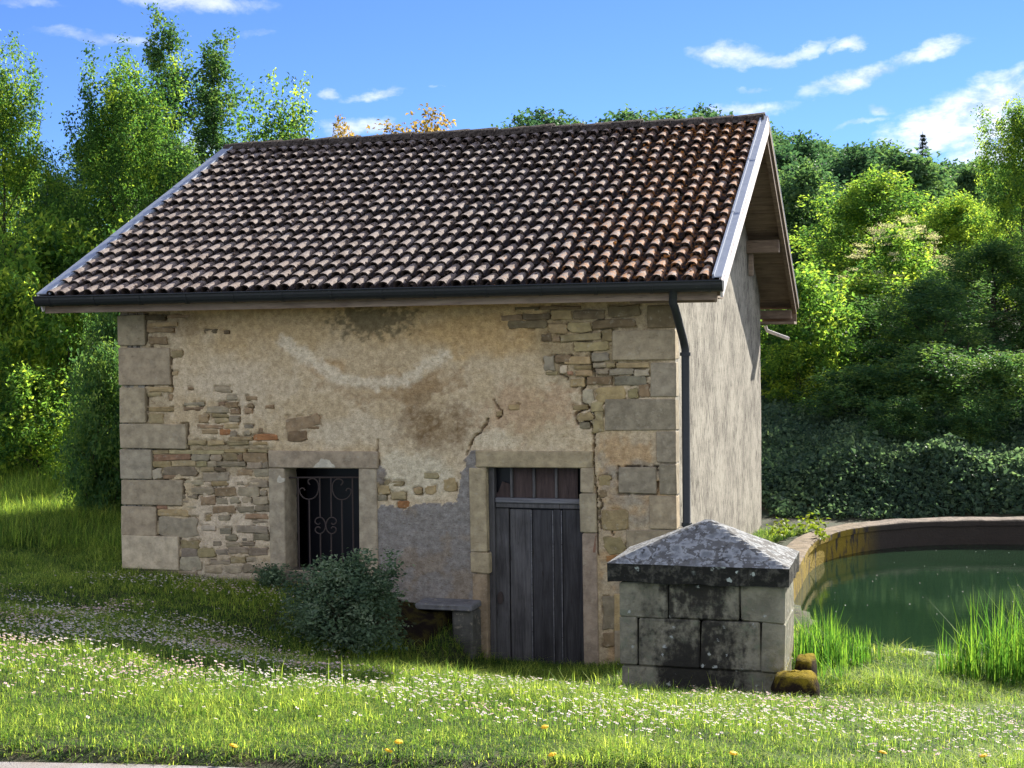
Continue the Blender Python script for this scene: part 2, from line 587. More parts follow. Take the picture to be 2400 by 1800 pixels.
    cell = N.n('ShaderNodeCombineXYZ', {0: N.math('FLOOR', N.math('DIVIDE', sp.outputs[0], 0.1619)), 1: N.math('FLOOR', N.math('DIVIDE', N.math('ADD', sp.outputs[1], 0.5), 0.258)), 2: 0.0})
    wn = N.n('ShaderNodeTexWhiteNoise', {0: cell.outputs[0]}, noise_dimensions='3D')
    n1 = N.noise(P, 7, 6, 0.65); n2 = N.noise(P, 30, 5, 0.65); n3 = N.noise(P, 90, 3)
    clay = N.mix(wn.outputs['Value'], (0.140, 0.106, 0.088), (0.225, 0.178, 0.152))
    c = N.mix(N.smooth(n1, 0.40, 0.66), clay, (0.28, 0.24, 0.215))
    c = N.mix(N.smooth(n2, 0.56, 0.64), c, (0.06, 0.042, 0.034))
    xr = N.smooth(sp.outputs[0], -3.8, 0.2, -0.18, 0.03)
    org = N.smooth(N.math('ADD', N.noise(P, 19, 6, 0.72), xr), 0.51, 0.58)
    c = N.mix(N.math('MULTIPLY', org, 0.55), c, (0.42, 0.17, 0.05))
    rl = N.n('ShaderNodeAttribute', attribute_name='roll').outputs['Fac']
    c = N.mix(N.smooth(N.math('ADD', rl, N.math('MULTIPLY', N.math('SUBTRACT', n2, 0.5), 0.9)), 0.78, 0.35), c, N.mix(n1, (0.016, 0.012, 0.010), (0.055, 0.040, 0.032)))  # low roll values go dark: dirt in pans, painted shade on lips and undersides
    c = N.mix(N.math('MULTIPLY', N.smooth(N.math('ADD', N.noise(P, 13, 5, 0.7), xr), 0.54, 0.6), 0.75), c, (0.33, 0.14, 0.04))
    wht = N.smooth(n3, 0.66, 0.74)
    c = N.mix(N.math('MULTIPLY', wht, 0.7), c, (0.5, 0.46, 0.40))
    principled(N, out, c, 0.9, N.math('ADD', n2, N.math('MULTIPLY', n3, 0.5)), 0.6, 0.01, 0.2)
    MAT['tile'] = m
    m, N, out = new_mat('dark_ridge_moss')
    P = pos(N)
    n2 = N.noise(P, 25, 6, 0.65)
    c = N.mix(N.smooth(n2, 0.35, 0.65), (0.022, 0.017, 0.014), (0.085, 0.07, 0.06))
    c = N.mix(N.smooth(N.noise(P, 70, 3), 0.64, 0.72), c, (0.3, 0.28, 0.25))
    principled(N, out, c, 0.95, n2, 0.9, 0.02, 0.1)
    MAT['ridge'] = m
    m, N, out = new_mat('roof_moss')
    P = pos(N)
    sp = N.n('ShaderNodeSeparateXYZ', {0: P})
    f = N.smooth(N.math('ADD', N.noise(P, 9, 4, 0.6), N.smooth(sp.outputs[0], -3.5, 0.2, -0.2, 0.10)), 0.5, 0.62)
    c = N.mix(f, N.mix(N.noise(P, 40, 3), (0.03, 0.022, 0.016), (0.17, 0.125, 0.10)), N.mix(N.noise(P, 50, 3), (0.25, 0.075, 0.015), (0.42, 0.19, 0.05)))
    principled(N, out, c, 1.0, N.noise(P, 120, 4), 1.0, 0.01, 0.05)
    MAT['roofmoss'] = m
    # ---- metals, wood
    m, N, out = new_mat('zinc_flashing')
    P = pos(N)
    c = N.mix(N.noise(P, 8, 5, 0.6), (0.21, 0.25, 0.32), (0.36, 0.40, 0.47))
    c = N.mix(N.smooth(N.noise(P, 60, 4), 0.6, 0.75), c, (0.5, 0.5, 0.5))
    principled(N, out, c, 0.65, N.noise(P, 20, 3), 0.15, 0.01, 0.4, 0.15)
    MAT['zinc'] = m
    m, N, out = new_mat('grey_gutter')
    P = pos(N)
    c = N.mix(N.noise(N.scaled(P, (1, 1, 4)), 12, 5, 0.6), (0.013, 0.016, 0.018), (0.030, 0.034, 0.037))
    c = N.mix(N.smooth(N.noise(P, 70, 4), 0.66, 0.78), c, (0.16, 0.16, 0.15))
    principled(N, out, c, 0.5, N.noise(P, 30, 3), 0.15, 0.005, 0.4, 0.2)
    MAT['gutter'] = m

    def wood(name, a, b, dark=(0.02, 0.015, 0.01), sc=(1, 1, 1), rough=0.8, k=1.0):
        m, N, out = new_mat(name)
        P = pos(N)
        g = N.noise(N.scaled(P, sc), 22, 7, 0.7, 0.5)
        g2 = N.noise(P, 3.0, 4)
        c = N.mix(N.smooth(g, 0.3, 0.7), a, b)
        c = N.mix(N.smooth(g2, 0.4, 0.75, 0, 0.6 * k), c, N.mix(1.0, c, (0.5, 0.48, 0.46), 'MULTIPLY'))
        c = N.mix(N.smooth(N.noise(N.scaled(P, sc), 60, 4), 0.63, 0.72, 0, 0.8), c, dark)
        principled(N, out, c, rough, g, 0.5, 0.006, 0.2)
        return m
    MAT['doorwood'] = wood('grey_weathered_oak', (0.056, 0.054, 0.056), (0.13, 0.125, 0.125), sc=(1, 1, 0.07))
    MAT['doordark'] = wood('dark_weathered_oak', (0.028, 0.027, 0.029), (0.068, 0.066, 0.070), sc=(1, 1, 0.07))
    MAT['transom'] = wood('dark_red_boards', (0.045, 0.032, 0.030), (0.085, 0.06, 0.055), sc=(1, 1, 0.1))
    MAT['rail'] = wood('pale_grey_rail', (0.10, 0.10, 0.11), (0.2, 0.2, 0.21), sc=(0.07, 1, 1))
    MAT['eave'] = wood('weathered_eave_board', (0.19, 0.14, 0.105), (0.32, 0.25, 0.185), (0.08, 0.05, 0.04), sc=(0.08, 1, 1))
    MAT['soffit'] = wood('brown_soffit_board', (0.15, 0.11, 0.08), (0.26, 0.19, 0.135), sc=(0.1, 1, 1))
    MAT['beam'] = wood('brown_beam', (0.14, 0.10, 0.075), (0.27, 0.20, 0.14), sc=(0.1, 1, 1))
    MAT['verge'] = wood('white_painted_verge_board', (0.60, 0.55, 0.54), (0.74, 0.69, 0.68), (0.42, 0.33, 0.3), sc=(1, 0.1, 0.2), k=0.2)
    m, N, out = new_mat('wrought_iron')
    P = pos(N)
    c = N.mix(N.noise(P, 60, 4), (0.035, 0.03, 0.032), (0.085, 0.06, 0.05))
    principled(N, out, c, 0.7, None, 0, 0, 0.4, 0.3)
    MAT['iron'] = m
    m, N, out = new_mat('black_backing')
    principled(N, out, (0.006, 0.006, 0.010), 0.35, None, 0, 0, 0.3)  # near-black sheets stand in for the unlit rooms behind the openings
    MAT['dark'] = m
    # ---- lichened pillar stone
    for nm, lich in (('pillar_cap_stone', 1), ('pillar_block_stone', 0)):
        m, N, out = new_mat(nm)
        P = pos(N)
        n1 = N.noise(P, 5, 7, 0.65); n2 = N.noise(P, 18, 6, 0.65); n3 = N.noise(N.scaled(P, (1, 1, 0.35)), 4.5, 5, 0.6)
        c = N.mix(N.smooth(n1, 0.35, 0.65), (0.27, 0.255, 0.195), (0.15, 0.142, 0.11))
        c = N.mix(N.smooth(N.noise(P, 10, 5), 0.5, 0.7, 0, 0.5), c, (0.17, 0.20, 0.14))
        if not lich:
            sp = N.n('ShaderNodeSeparateXYZ', {0: P})
            ctr = N.smooth(N.math('ABSOLUTE', N.math('SUBTRACT', sp.outputs[0], 0.62)), 0.10, 0.70, 0.17, -0.08)
            st = N.math('ADD', N.math('ADD', N.math('MULTIPLY', n3, 0.65), N.math('MULTIPLY', n2, 0.4)), ctr)
            c = N.mix(N.smooth(st, 0.50, 0.70, 0, 0.95), c, (0.024, 0.023, 0.021))
            vs = N.n('ShaderNodeTexVoronoi', {'Scale': 11.0, 'Randomness': 1.0, 'Vector': P})
            c = N.mix(N.math('MULTIPLY', N.smooth(N.math('ADD', vs.outputs[0], N.math('MULTIPLY', N.noise(P, 34, 4, 0.7), 0.9)), 0.62, 0.55), N.smooth(N.noise(P, 3, 3), 0.48, 0.54)), c, (0.34, 0.36, 0.34))
            moss = N.math('MULTIPLY', N.math('MULTIPLY', N.smooth(sp.outputs[2], -1.1, -1.5), N.smooth(n2, 0.42, 0.6)), N.smooth(sp.outputs[0], 1.15, 1.38))
            c = N.mix(moss, c, (0.13, 0.115, 0.012))
        else:
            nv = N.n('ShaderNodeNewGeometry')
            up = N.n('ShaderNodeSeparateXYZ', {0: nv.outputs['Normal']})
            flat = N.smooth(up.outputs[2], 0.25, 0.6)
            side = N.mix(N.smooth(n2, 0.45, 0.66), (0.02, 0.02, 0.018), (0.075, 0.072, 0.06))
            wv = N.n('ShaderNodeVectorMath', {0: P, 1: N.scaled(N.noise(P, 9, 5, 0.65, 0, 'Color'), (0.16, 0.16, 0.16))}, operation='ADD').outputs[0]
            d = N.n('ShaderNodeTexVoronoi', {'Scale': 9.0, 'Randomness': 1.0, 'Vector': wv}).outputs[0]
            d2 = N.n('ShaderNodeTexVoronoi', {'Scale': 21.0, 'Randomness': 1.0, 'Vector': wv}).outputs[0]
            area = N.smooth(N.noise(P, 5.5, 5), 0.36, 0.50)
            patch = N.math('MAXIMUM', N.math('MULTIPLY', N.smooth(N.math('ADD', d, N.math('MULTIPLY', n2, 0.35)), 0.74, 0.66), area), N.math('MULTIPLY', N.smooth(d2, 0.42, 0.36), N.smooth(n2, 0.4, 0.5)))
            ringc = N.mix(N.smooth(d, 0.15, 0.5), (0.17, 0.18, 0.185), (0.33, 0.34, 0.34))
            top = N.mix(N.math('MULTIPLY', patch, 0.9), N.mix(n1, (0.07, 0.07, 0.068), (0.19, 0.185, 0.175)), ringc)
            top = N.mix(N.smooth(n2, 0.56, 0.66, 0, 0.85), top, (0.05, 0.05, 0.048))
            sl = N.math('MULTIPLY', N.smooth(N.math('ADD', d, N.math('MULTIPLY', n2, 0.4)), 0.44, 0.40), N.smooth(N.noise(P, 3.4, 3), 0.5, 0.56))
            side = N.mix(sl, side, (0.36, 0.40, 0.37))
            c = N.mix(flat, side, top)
        principled(N, out, c, 0.95, N.math('ADD', n2, n1), 0.8, 0.02, 0.1)
        MAT['cap' if lich else 'block'] = m
    m, N, out = new_mat('mossy_stone')
    P = pos(N)
    n2 = N.noise(P, 12, 6, 0.65)
    nz_ = N.n('ShaderNodeSeparateXYZ', {0: N.n('ShaderNodeNewGeometry').outputs['Normal']}).outputs[2]
    c = N.mix(N.smooth(N.math('ADD', N.math('MULTIPLY', n2, 0.8), N.math('MULTIPLY', nz_, 0.45)), 0.55, 0.85), (0.020, 0.014, 0.010), (0.20, 0.15, 0.014))
    principled(N, out, c, 1.0, N.noise(P, 70, 5), 1.0, 0.015, 0.05)
    MAT['mossy'] = m
    m, N, out = new_mat('dark_moss')
    P = pos(N)
    n2 = N.noise(P, 9, 6, 0.65)
    c = N.mix(N.smooth(n2, 0.42, 0.62), (0.014, 0.010, 0.008), (0.045, 0.038, 0.010))
    principled(N, out, c, 1.0, N.noise(P, 60, 5), 1.0, 0.02, 0.05)
    MAT['bankmoss'] = m
    # ---- pond
    m, N, out = new_mat('pond_wall_concrete')
    P = pos(N)
    sp = N.n('ShaderNodeSeparateXYZ', {0: P})
    n2 = N.noise(P, 8, 6, 0.65)
    c = N.mix(N.smooth(n2, 0.35, 0.65), (0.25, 0.205, 0.165), (0.13, 0.11, 0.09))
    c = N.mix(N.math('MULTIPLY', N.smooth(sp.outputs[2], RIM_Z - 0.005, RIM_Z - 0.04), 0.9), c, N.mix(n2, (0.016, 0.014, 0.013), (0.05, 0.042, 0.036)))  # wall face below the rim painted near black for its shade
    nzz = N.n('ShaderNodeSeparateXYZ', {0: N.n('ShaderNodeNewGeometry').outputs['Normal']}).outputs[2]
    ms = N.math('MULTIPLY', N.math('MULTIPLY', N.smooth(sp.outputs[0], 1.9, 1.35), N.smooth(N.noise(N.scaled(P, (1, 1, 0.4)), 7, 5), 0.35, 0.5)), N.smooth(nzz, 0.75, 0.3, 0.15, 1.0))
    c = N.mix(ms, c, N.mix(N.noise(P, 30, 3), (0.20, 0.125, 0.02), (0.27, 0.21, 0.03)))
    principled(N, out, c, 0.95, N.noise(P, 30, 5), 0.8, 0.02, 0.1)
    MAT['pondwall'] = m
    m, N, out = new_mat('pond_water')
    P = pos(N)
    w = N.noise(N.scaled(P, (0.5, 1.6, 1)), 9, 4, 0.55)
    c = N.mix(N.noise(P, 0.5, 3), (0.006, 0.019, 0.009), (0.018, 0.040, 0.020))
    principled(N, out, c, 0.03, w, 0.06, 0.015, 0.5)
    MAT['water'] = m
    # ---- vegetation
    MAT['leaf_ash'] = leaf_mat('ash_leaf', [(0.030, 0.074, 0.024), (0.080, 0.158, 0.034), (0.26, 0.32, 0.044)], 0.58)
    MAT['leaf_dark'] = leaf_mat('dark_leaf', [(0.034, 0.080, 0.036), (0.070, 0.140, 0.046), (0.15, 0.215, 0.05)], 0.45)
    MAT['leaf_bush'] = leaf_mat('hazel_leaf', [(0.040, 0.095, 0.028), (0.125, 0.215, 0.040), (0.32, 0.37, 0.05)], 0.6)
    MAT['leaf_autumn'] = leaf_mat('rusty_leaf', [(0.14, 0.11, 0.03), (0.30, 0.19, 0.05), (0.42, 0.28, 0.08)], 0.4)
    MAT['leaf_hill'] = leaf_mat('hill_leaf', [(0.032, 0.072, 0.042), (0.060, 0.118, 0.055), (0.115, 0.18, 0.06)], 0.45, var=0.7)
    MAT['leaf_fir'] = leaf_mat('fir_needle', [(0.010, 0.022, 0.012), (0.018, 0.034, 0.016), (0.03, 0.045, 0.02)], 0.15)
    MAT['leaf_shrub'] = leaf_mat('grey_green_leaf', [(0.05, 0.085, 0.05), (0.11, 0.165, 0.095), (0.22, 0.27, 0.18)], 0.3)
    MAT['leaf_ivy'] = leaf_mat('bramble_leaf', [(0.040, 0.072, 0.050), (0.090, 0.145, 0.085), (0.17, 0.235, 0.115)], 0.4)
    MAT['blossom'] = leaf_mat('cream_blossom', [(0.35, 0.30, 0.20), (0.5, 0.45, 0.3), (0.62, 0.58, 0.42)], 0.3)
    MAT['grass'] = leaf_mat('grass_blade', [(0.017, 0.048, 0.020), (0.145, 0.235, 0.038), (0.45, 0.49, 0.095)], 0.48, 0.10, 0.6)
    MAT['reed'] = leaf_mat('reed_blade', [(0.022, 0.066, 0.014), (0.065, 0.150, 0.022), (0.17, 0.26, 0.035)], 0.5, 0.12, 0.55)
    MAT['yellowleaf'] = leaf_mat('yellow_green_leaf', [(0.08, 0.12, 0.014), (0.14, 0.18, 0.018), (0.24, 0.25, 0.025)], 0.4)
    m, N, out = new_mat('bark')
    P = pos(N)
    c = N.mix(N.noise(N.scaled(P, (1, 1, 0.2)), 20, 5), (0.03, 0.025, 0.018), (0.10, 0.085, 0.065))
    principled(N, out, c, 0.95, N.noise(N.scaled(P, (1, 1, 0.2)), 30, 4), 0.8, 0.02, 0.1)
    MAT['bark'] = m
    m, N, out = new_mat('daisy_petal')
    at = N.n('ShaderNodeAttribute', attribute_name='tint')
    c = N.mix(at.outputs['Fac'], (0.78, 0.76, 0.74), (0.80, 0.60, 0.64))
    p = N.n('ShaderNodeBsdfPrincipled', {'Base Color': c, 'Roughness': 0.7, 'Specular IOR Level': 0.1})
    tr = N.n('ShaderNodeBsdfTranslucent', {'Color': c})
    mx = N.n('ShaderNodeMixShader', {0: 0.3, 1: p.outputs[0], 2: tr.outputs[0]})
    N.t.links.new(mx.outputs[0], out.inputs[0])
    MAT['petal'] = m
    m, N, out = new_mat('daisy_eye')
    principled(N, out, (0.62, 0.38, 0.02), 0.8)
    MAT['eye'] = m


build_mats()


# ------------------------------------------------------------------ ground, road, water
def grid_mesh(name, xs, ys, zf, mats, keep=None, smooth=True, attrs=None):
    X, Y = np.meshgrid(xs, ys)
    Z = zf(X, Y)
    nx, ny = len(xs), len(ys)
    V = np.stack([X, Y, Z], -1).reshape(-1, 3)
    i = np.arange((ny - 1) * (nx - 1)); r, c = i // (nx - 1), i % (nx - 1)
    a = r * nx + c
    Fc = np.stack([a, a + 1, a + nx + 1, a + nx], 1)
    if keep is not None:
        m = keep(V[Fc].mean(1))
        Fc = Fc[m]
    return raw_mesh(name, V, Fc, mats, smooth, attrs)


def build_ground():
    xs = np.concatenate([[-900, -400, -200, -120, -80, -60], np.arange(-45, -12, 3.0), np.arange(-12, 8.01, 0.12), np.arange(9, 40, 3.0), [45, 60, 90, 140, 250, 500, 900]])
    ys = np.concatenate([[-300, -120, -60, -40, -25], np.arange(-18, 14.01, 0.12), np.arange(15, 40, 1.5), np.arange(42, 215, 6.0), [230, 270, 350, 500, 900, 2000]])
    me = grid_mesh('ground', xs, ys, ground, [MAT['soil']])
    o = obj('ground', me, kind='structure')
    # road: its edge runs slightly oblique to the house
    p0, p1 = ROAD_A, ROAD_B
    sl = (p1[1] - p0[1]) / (p1[0] - p0[0])
    xs = np.arange(-40, 30.1, 0.25)
    V, Fc = [], []
    nr = 40
    tt = np.linspace(0, 1, nr) ** 2
    for x in xs:
        ye = p0[1] + sl * (x - p0[0]) + 0.04 * (vnoise(x * 1.7, 0.3, 4) - 0.5) + 0.05 * (vnoise(x * 5, 0.3, 8) - 0.5)
        for t in tt:
            V.append((x, ye - t * 30, 0))
    V = np.array(V)
    V[:, 2] = ground(V[:, 0], V[:, 1]) + 0.012
    nx = len(xs)
    i = np.arange((nx - 1) * (nr - 1)); r, c = i // (nr - 1), i % (nr - 1)
    a = r * nr + c
    Fc = np.stack([a, a + 1, a + nr + 1, a + nr], 1)
    obj('road', raw_mesh('road', V, Fc, [MAT['road']], True), kind='structure')
    # water
    th = np.linspace(0, 2 * math.pi, 72, endpoint=False)
    rim = np.stack([PC[0] + (PA + .1) * np.sign(np.cos(th)) * np.abs(np.cos(th)) ** (2 / PN), PC[1] + np.where(np.sin(th) < 0, PB + 1.6, PB + .1) * np.sign(np.sin(th)) * np.abs(np.sin(th)) ** (2 / PN)], 1)
    V = np.concatenate([[[PC[0], PC[1], WATER_Z]], np.c_[rim, np.full(72, WATER_Z)]])
    k = np.arange(72)
    obj('pond_water', raw_mesh('pond_water', V, np.stack([np.zeros(72, int), 1 + k, 1 + (k + 1) % 72], 1), [MAT['water']], True), kind='structure')


build_ground()

# ------------------------------------------------------------------ the house
W, D = 6.5, 8.234
EV, OL, OR_ = 0.535, 0.71, 0.56            # eave and verge overhangs
ZE, ZRIDGE = 1.90, 4.19                     # roof plane (under the tiles' rolls) at the eave edge and at the ridge
TS = (ZRIDGE - ZE) / (D / 2 + EV)           # roof slope
PHI = math.atan(TS)
SL = math.hypot(D / 2 + EV, ZRIDGE - ZE)
ZB = -2.3                                   # foot of the walls

house = empty('stone_house', (0, 0, -1.9), 'old stone house with a mossy clay tiled roof, plank door and barred window', 'house')

DOOR = (-2.045, -1.012, 0.0)                # left, right, head
WIN = (-4.43, -3.532, -0.02, -1.19)         # left, right, head, sill


def pts(lst, base, s):
    return [(base[0] + x / s, base[1] + y / s) for x, y in lst]


def seg_dist(px, py, line):
    d = np.full(px.shape, 1e9)
    for (x0, y0), (x1, y1) in zip(line[:-1], line[1:]):
        vx, vy = x1 - x0, y1 - y0
        t = np.clip(((px - x0) * vx + (py - y0) * vy) / (vx * vx + vy * vy + 1e-9), 0, 1)
        d = np.minimum(d, np.hypot(px - x0 - t * vx, py - y0 - t * vy))
    return d


def in_poly(px, py, poly):
    ins = np.zeros(px.shape, bool)
    n = len(poly)
    for i in range(n):
        (x0, y0), (x1, y1) = poly[i], poly[(i + 1) % n]
        c = (y0 > py) != (y1 > py)
        ins ^= c & (px < (x1 - x0) * (py - y0) / (y1 - y0 + 1e-12) + x0)
    return ins


def ell(px, py, cx, cy, rx, ry):
    return np.sqrt(((px - cx) / rx) ** 2 + ((py - cy) / ry) ** 2)


CRACKS = [
    (pts([(2120, 920), (2150, 985), (2190, 1050), (2150, 1110)], (660, 720), 4.254), 1.4),
    (pts([(2055, 1120), (2030, 1190), (1965, 1255), (1905, 1305), (1875, 1390), (1845, 1470)], (660, 720), 4.254), 2.4),
    (pts([(1040, 640), (1045, 750), (1075, 890)], (1150, 680), 4.424), 2.6),
    (pts([(985, 900), (980, 1000), (940, 1030), (965, 1180), (1015, 1215), (920, 1255), (880, 1290), (890, 1380), (1020, 1370), (1070, 1440), (1065, 1650)], (1150, 680), 4.424), 3.4),
    ([(1391, 1050), (1390, 1090), (1397, 1150), (1398, 1240), (1402, 1300)], 2.2),
    (pts([(965, 390), (985, 420), (960, 460), (975, 590), (1040, 590), (1060, 640)], (1080, 1040), 2.9625), 2.0),
    (pts([(720, 870), (790, 900), (800, 950)], (1150, 680), 4.424), 1.4),
    ([(886, 1030), (884, 1058), (890, 1090)], 2.0),
    (pts([(1610, 240), (1605, 330), (1600, 430)], (270, 730), 5.267), 0.9)]
SMEAR = pts([(30, 350), (200, 480), (450, 630), (600, 720), (850, 760), (1200, 740), (1350, 650), (1450, 570), (1600, 480)], (660, 720), 4.254)
CEMENT = [(880, 1196), (908, 1180), (925, 1188), (945, 1198), (981, 1178), (1030, 1182), (1071, 1177), (1080, 1120), (1086, 1100), (1095, 1063), (1118, 1058), (1118, 1620), (880, 1620)]
CEMENT2 = [(876, 1090), (890, 1092), (908, 1104), (913, 1108), (902, 1120), (897, 1133), (880, 1131)]

# stones (left, top, right, bottom as read off the photograph's wall, pigment)
OCH, GRY, BRN, BLU, ORA, OLI, DRK, PAL, RED = ((.42, .32, .17), (.36, .30, .205), (.31, .22, .13), (.32, .28, .205), (.46, .235, .10), (.38, .31, .17), (.19, .15, .09), (.50, .43, .31), (.42, .25, .155))
QUOINS = [(280, 737, 340, 811, GRY), (280, 813.5, 399, 904.5, GRY), (282, 907.5, 343, 992, GRY), (285, 994, 438, 1050.5, GRY), (285, 1052.5, 357, 1123.5, BLU), (288, 1125.5, 429, 1182, GRY), (290, 1188, 367, 1254.5, GRY), (291, 1257.5, 420, 1334, PAL),
          (1518, 713, 1586, 770, DRK), (1436, 773, 1587, 845, GRY), (1525, 848, 1588, 931, BLU), (1417, 936, 1589, 1009, BLU), (1538, 1011, 1589, 1085, BLU), (1545, 1087, 1590, 1160, BLU), (1522, 1162, 1591, 1240, GRY), (1468, 1243, 1592, 1300, GRY), (1452, 1303, 1593, 1392, GRY), (1440, 1395, 1594, 1480, OCH), (1440, 1483, 1595, 1580, GRY), (1450, 1095, 1540, 1157, BLU)]


def S(base, s, rows):
    return [(base[0] + a / s, base[1] + b / s, base[0] + c / s, base[1] + d / s, k) for a, b, c, d, k in rows]


STONES = S((270, 730), 5.267, [
    (360, 40, 620, 110, DRK), (640, 35, 930, 85, BRN), (400, 130, 760, 190, OCH), (390, 198, 720, 265, BRN), (420, 310, 640, 410, BRN), (700, 480, 830, 570, OLI), (400, 932, 700, 995, OCH), (400, 1002, 560, 1045, OLI), (660, 1030, 705, 1100, BRN), (700, 740, 775, 790, OCH),
    (850, 1120, 1100, 1165, GRY), (850, 1180, 1100, 1222, BRN), (1130, 1175, 1405, 1252, GRY), (1275, 1115, 1350, 1165, BRN), (1360, 1115, 1510, 1190, BRN), (1420, 1200, 1530, 1270, BRN), (1600, 1195, 1690, 1262, BRN), (1640, 1135, 1700, 1185, BRN), (1200, 1262, 1400, 1308, OLI), (1230, 1315, 1400, 1380, OLI),
    (1410, 1290, 1530, 1360, GRY), (1030, 1270, 1150, 1370, BRN), (1615, 1045, 1760, 1100, BRN), (1380, 1035, 1510, 1090, GRY), (1230, 930, 1430, 995, GRY), (415, 1255, 590, 1380, OLI), (410, 1180, 740, 1232, OCH), (1010, 1400, 1330, 1448, BRN), (1070, 1455, 1270, 1512, BRN), (1290, 1455, 1420, 1520, ORA), (1345, 1385, 1520, 1445, OCH),
    (1595, 1400, 1705, 1445, BLU), (1590, 1462, 1670, 1530, GRY), (1710, 1522, 2010, 1590, ORA), (1770, 1440, 1830, 1500, BRN), (1100, 215, 1260, 278, DRK), (1340, 232, 1400, 275, DRK), (1850, 1160, 1950, 1200, BRN), (900, 935, 970, 965, BRN), (1420, 1470, 1500, 1545, GRY), (2030, 1370, 2100, 1400, OLI),
    (890, 1590, 1120, 1650, OLI), (1140, 1600, 1340, 1652, OCH), (1380, 1600, 1640, 1650, OLI), (1400, 1550, 1690, 1592, OCH), (1700, 1610, 1880, 1650, OCH)])
STONES += [(672, 975, 752, 1004, BRN), (676, 1010, 720, 1033, BRN), (722, 1000, 748, 1005, BRN)]
STONES += S((270, 1040), 5.267, [
    (455, 80, 660, 122, OLI), (670, 78, 1340, 130, OLI), (1350, 70, 1610, 110, OCH), (1640, 70, 1880, 110, OLI), (475, 128, 930, 205, RED), (940, 132, 1160, 210, GRY), (1170, 140, 1320, 210, GRY), (1330, 122, 1505, 205, OLI), (1512, 140, 1570, 215, BRN), (1580, 118, 1880, 218, BRN),
    (460, 218, 690, 292, OCH), (700, 212, 990, 275, OLI), (1000, 222, 1130, 282, OLI), (1140, 214, 1250, 282, GRY), (1260, 222, 1600, 272, GRY), (1625, 225, 1810, 302, GRY), (1816, 225, 1885, 300, GRY), (465, 310, 580, 438, PAL), (595, 292, 1010, 388, GRY), (590, 392, 750, 436, BRN), (1060, 292, 1215, 345, OLI), (1225, 302, 1360, 345, DRK), (1085, 352, 1405, 452, GRY),
    (1510, 322, 1700, 395, BRN), (1720, 312, 1900, 402, GRY), (860, 450, 1100, 512, GRY), (1190, 456, 1380, 520, OCH), (1500, 460, 1590, 512, GRY), (1650, 446, 1890, 542, GRY), (910, 536, 1222, 630, GRY), (1232, 550, 1492, 640, BRN), (1530, 532, 1770, 640, GRY), (1800, 580, 1862, 640, GRY),
    (1060, 656, 1235, 755, BRN), (1250, 662, 1390, 745, GRY), (1425, 662, 1540, 740, GRY), (1560, 665, 1680, 735, GRY), (1700, 652, 1890, 745, GRY), (806, 690, 910, 732, GRY), (890, 640, 1010, 680, GRY), (820, 625, 875, 680, GRY), (1210, 770, 1485, 855, BRN), (1510, 772, 1720, 850, GRY), (1732, 757, 1915, 835, GRY), (850, 762, 1010, 800, GRY), (515, 752, 640, 806, RED),
    (1600, 872, 1890, 930, BRN), (1270, 882, 1420, 945, GRY), (1700, 948, 1890, 976, GRY), (1500, 1020, 1880, 1098, GRY), (1295, 1045, 1425, 1115, BLU), (1360, 1132, 1500, 1190, GRY), (1710, 1118, 1900, 1190, GRY), (1570, 1165, 1622, 1196, BLU), (528, 815, 900, 890, OCH), (545, 905, 1020, 1128, PAL), (810, 1192, 1040, 1290, OLI), (1210, 1202, 1320, 1260, GRY), (1370, 1218, 1530, 1275, GRY),
    (1570, 1218, 1720, 1260, GRY), (820, 1298, 1010, 1390, BLU), (1022, 1302, 1235, 1400, OLI), (1242, 1300, 1390, 1370, BLU), (1400, 1285, 1640, 1350, GRY), (1650, 1292, 1880, 1372, GRY), (1170, 1440, 1420, 1490, GRY), (1430, 1392, 1600, 1470, OLI), (1620, 1402, 1750, 1452, GRY), (800, 1402, 1060, 1560, PAL), (550, 1566, 760, 1632, BLU), (775, 1582, 1000, 1640, GRY), (1110, 1510, 1320, 1590, GRY), (1350, 1505, 1560, 1590, PAL), (1580, 1500, 1800, 1590, GRY), (1120, 880, 1180, 950, OCH), (1060, 1010, 1230, 1070, PAL)])
STONES += S((600, 1040), 5.53, [(1660, 482, 1910, 540, OLI), (1590, 546, 1730, 660, OCH), (1760, 632, 1940, 720, OLI), (2050, 592, 2150, 652, OCH), (1840, 738, 1990, 828, ORA), (1580, 672, 1690, 740, GRY)])
STONES += S((800, 600), 2.765, [(525, 1408, 632, 1442, OLI), (665, 1440, 745, 1520, OCH), (470, 1500, 520, 1545, OCH), (545, 1490, 615, 1540, OCH)])
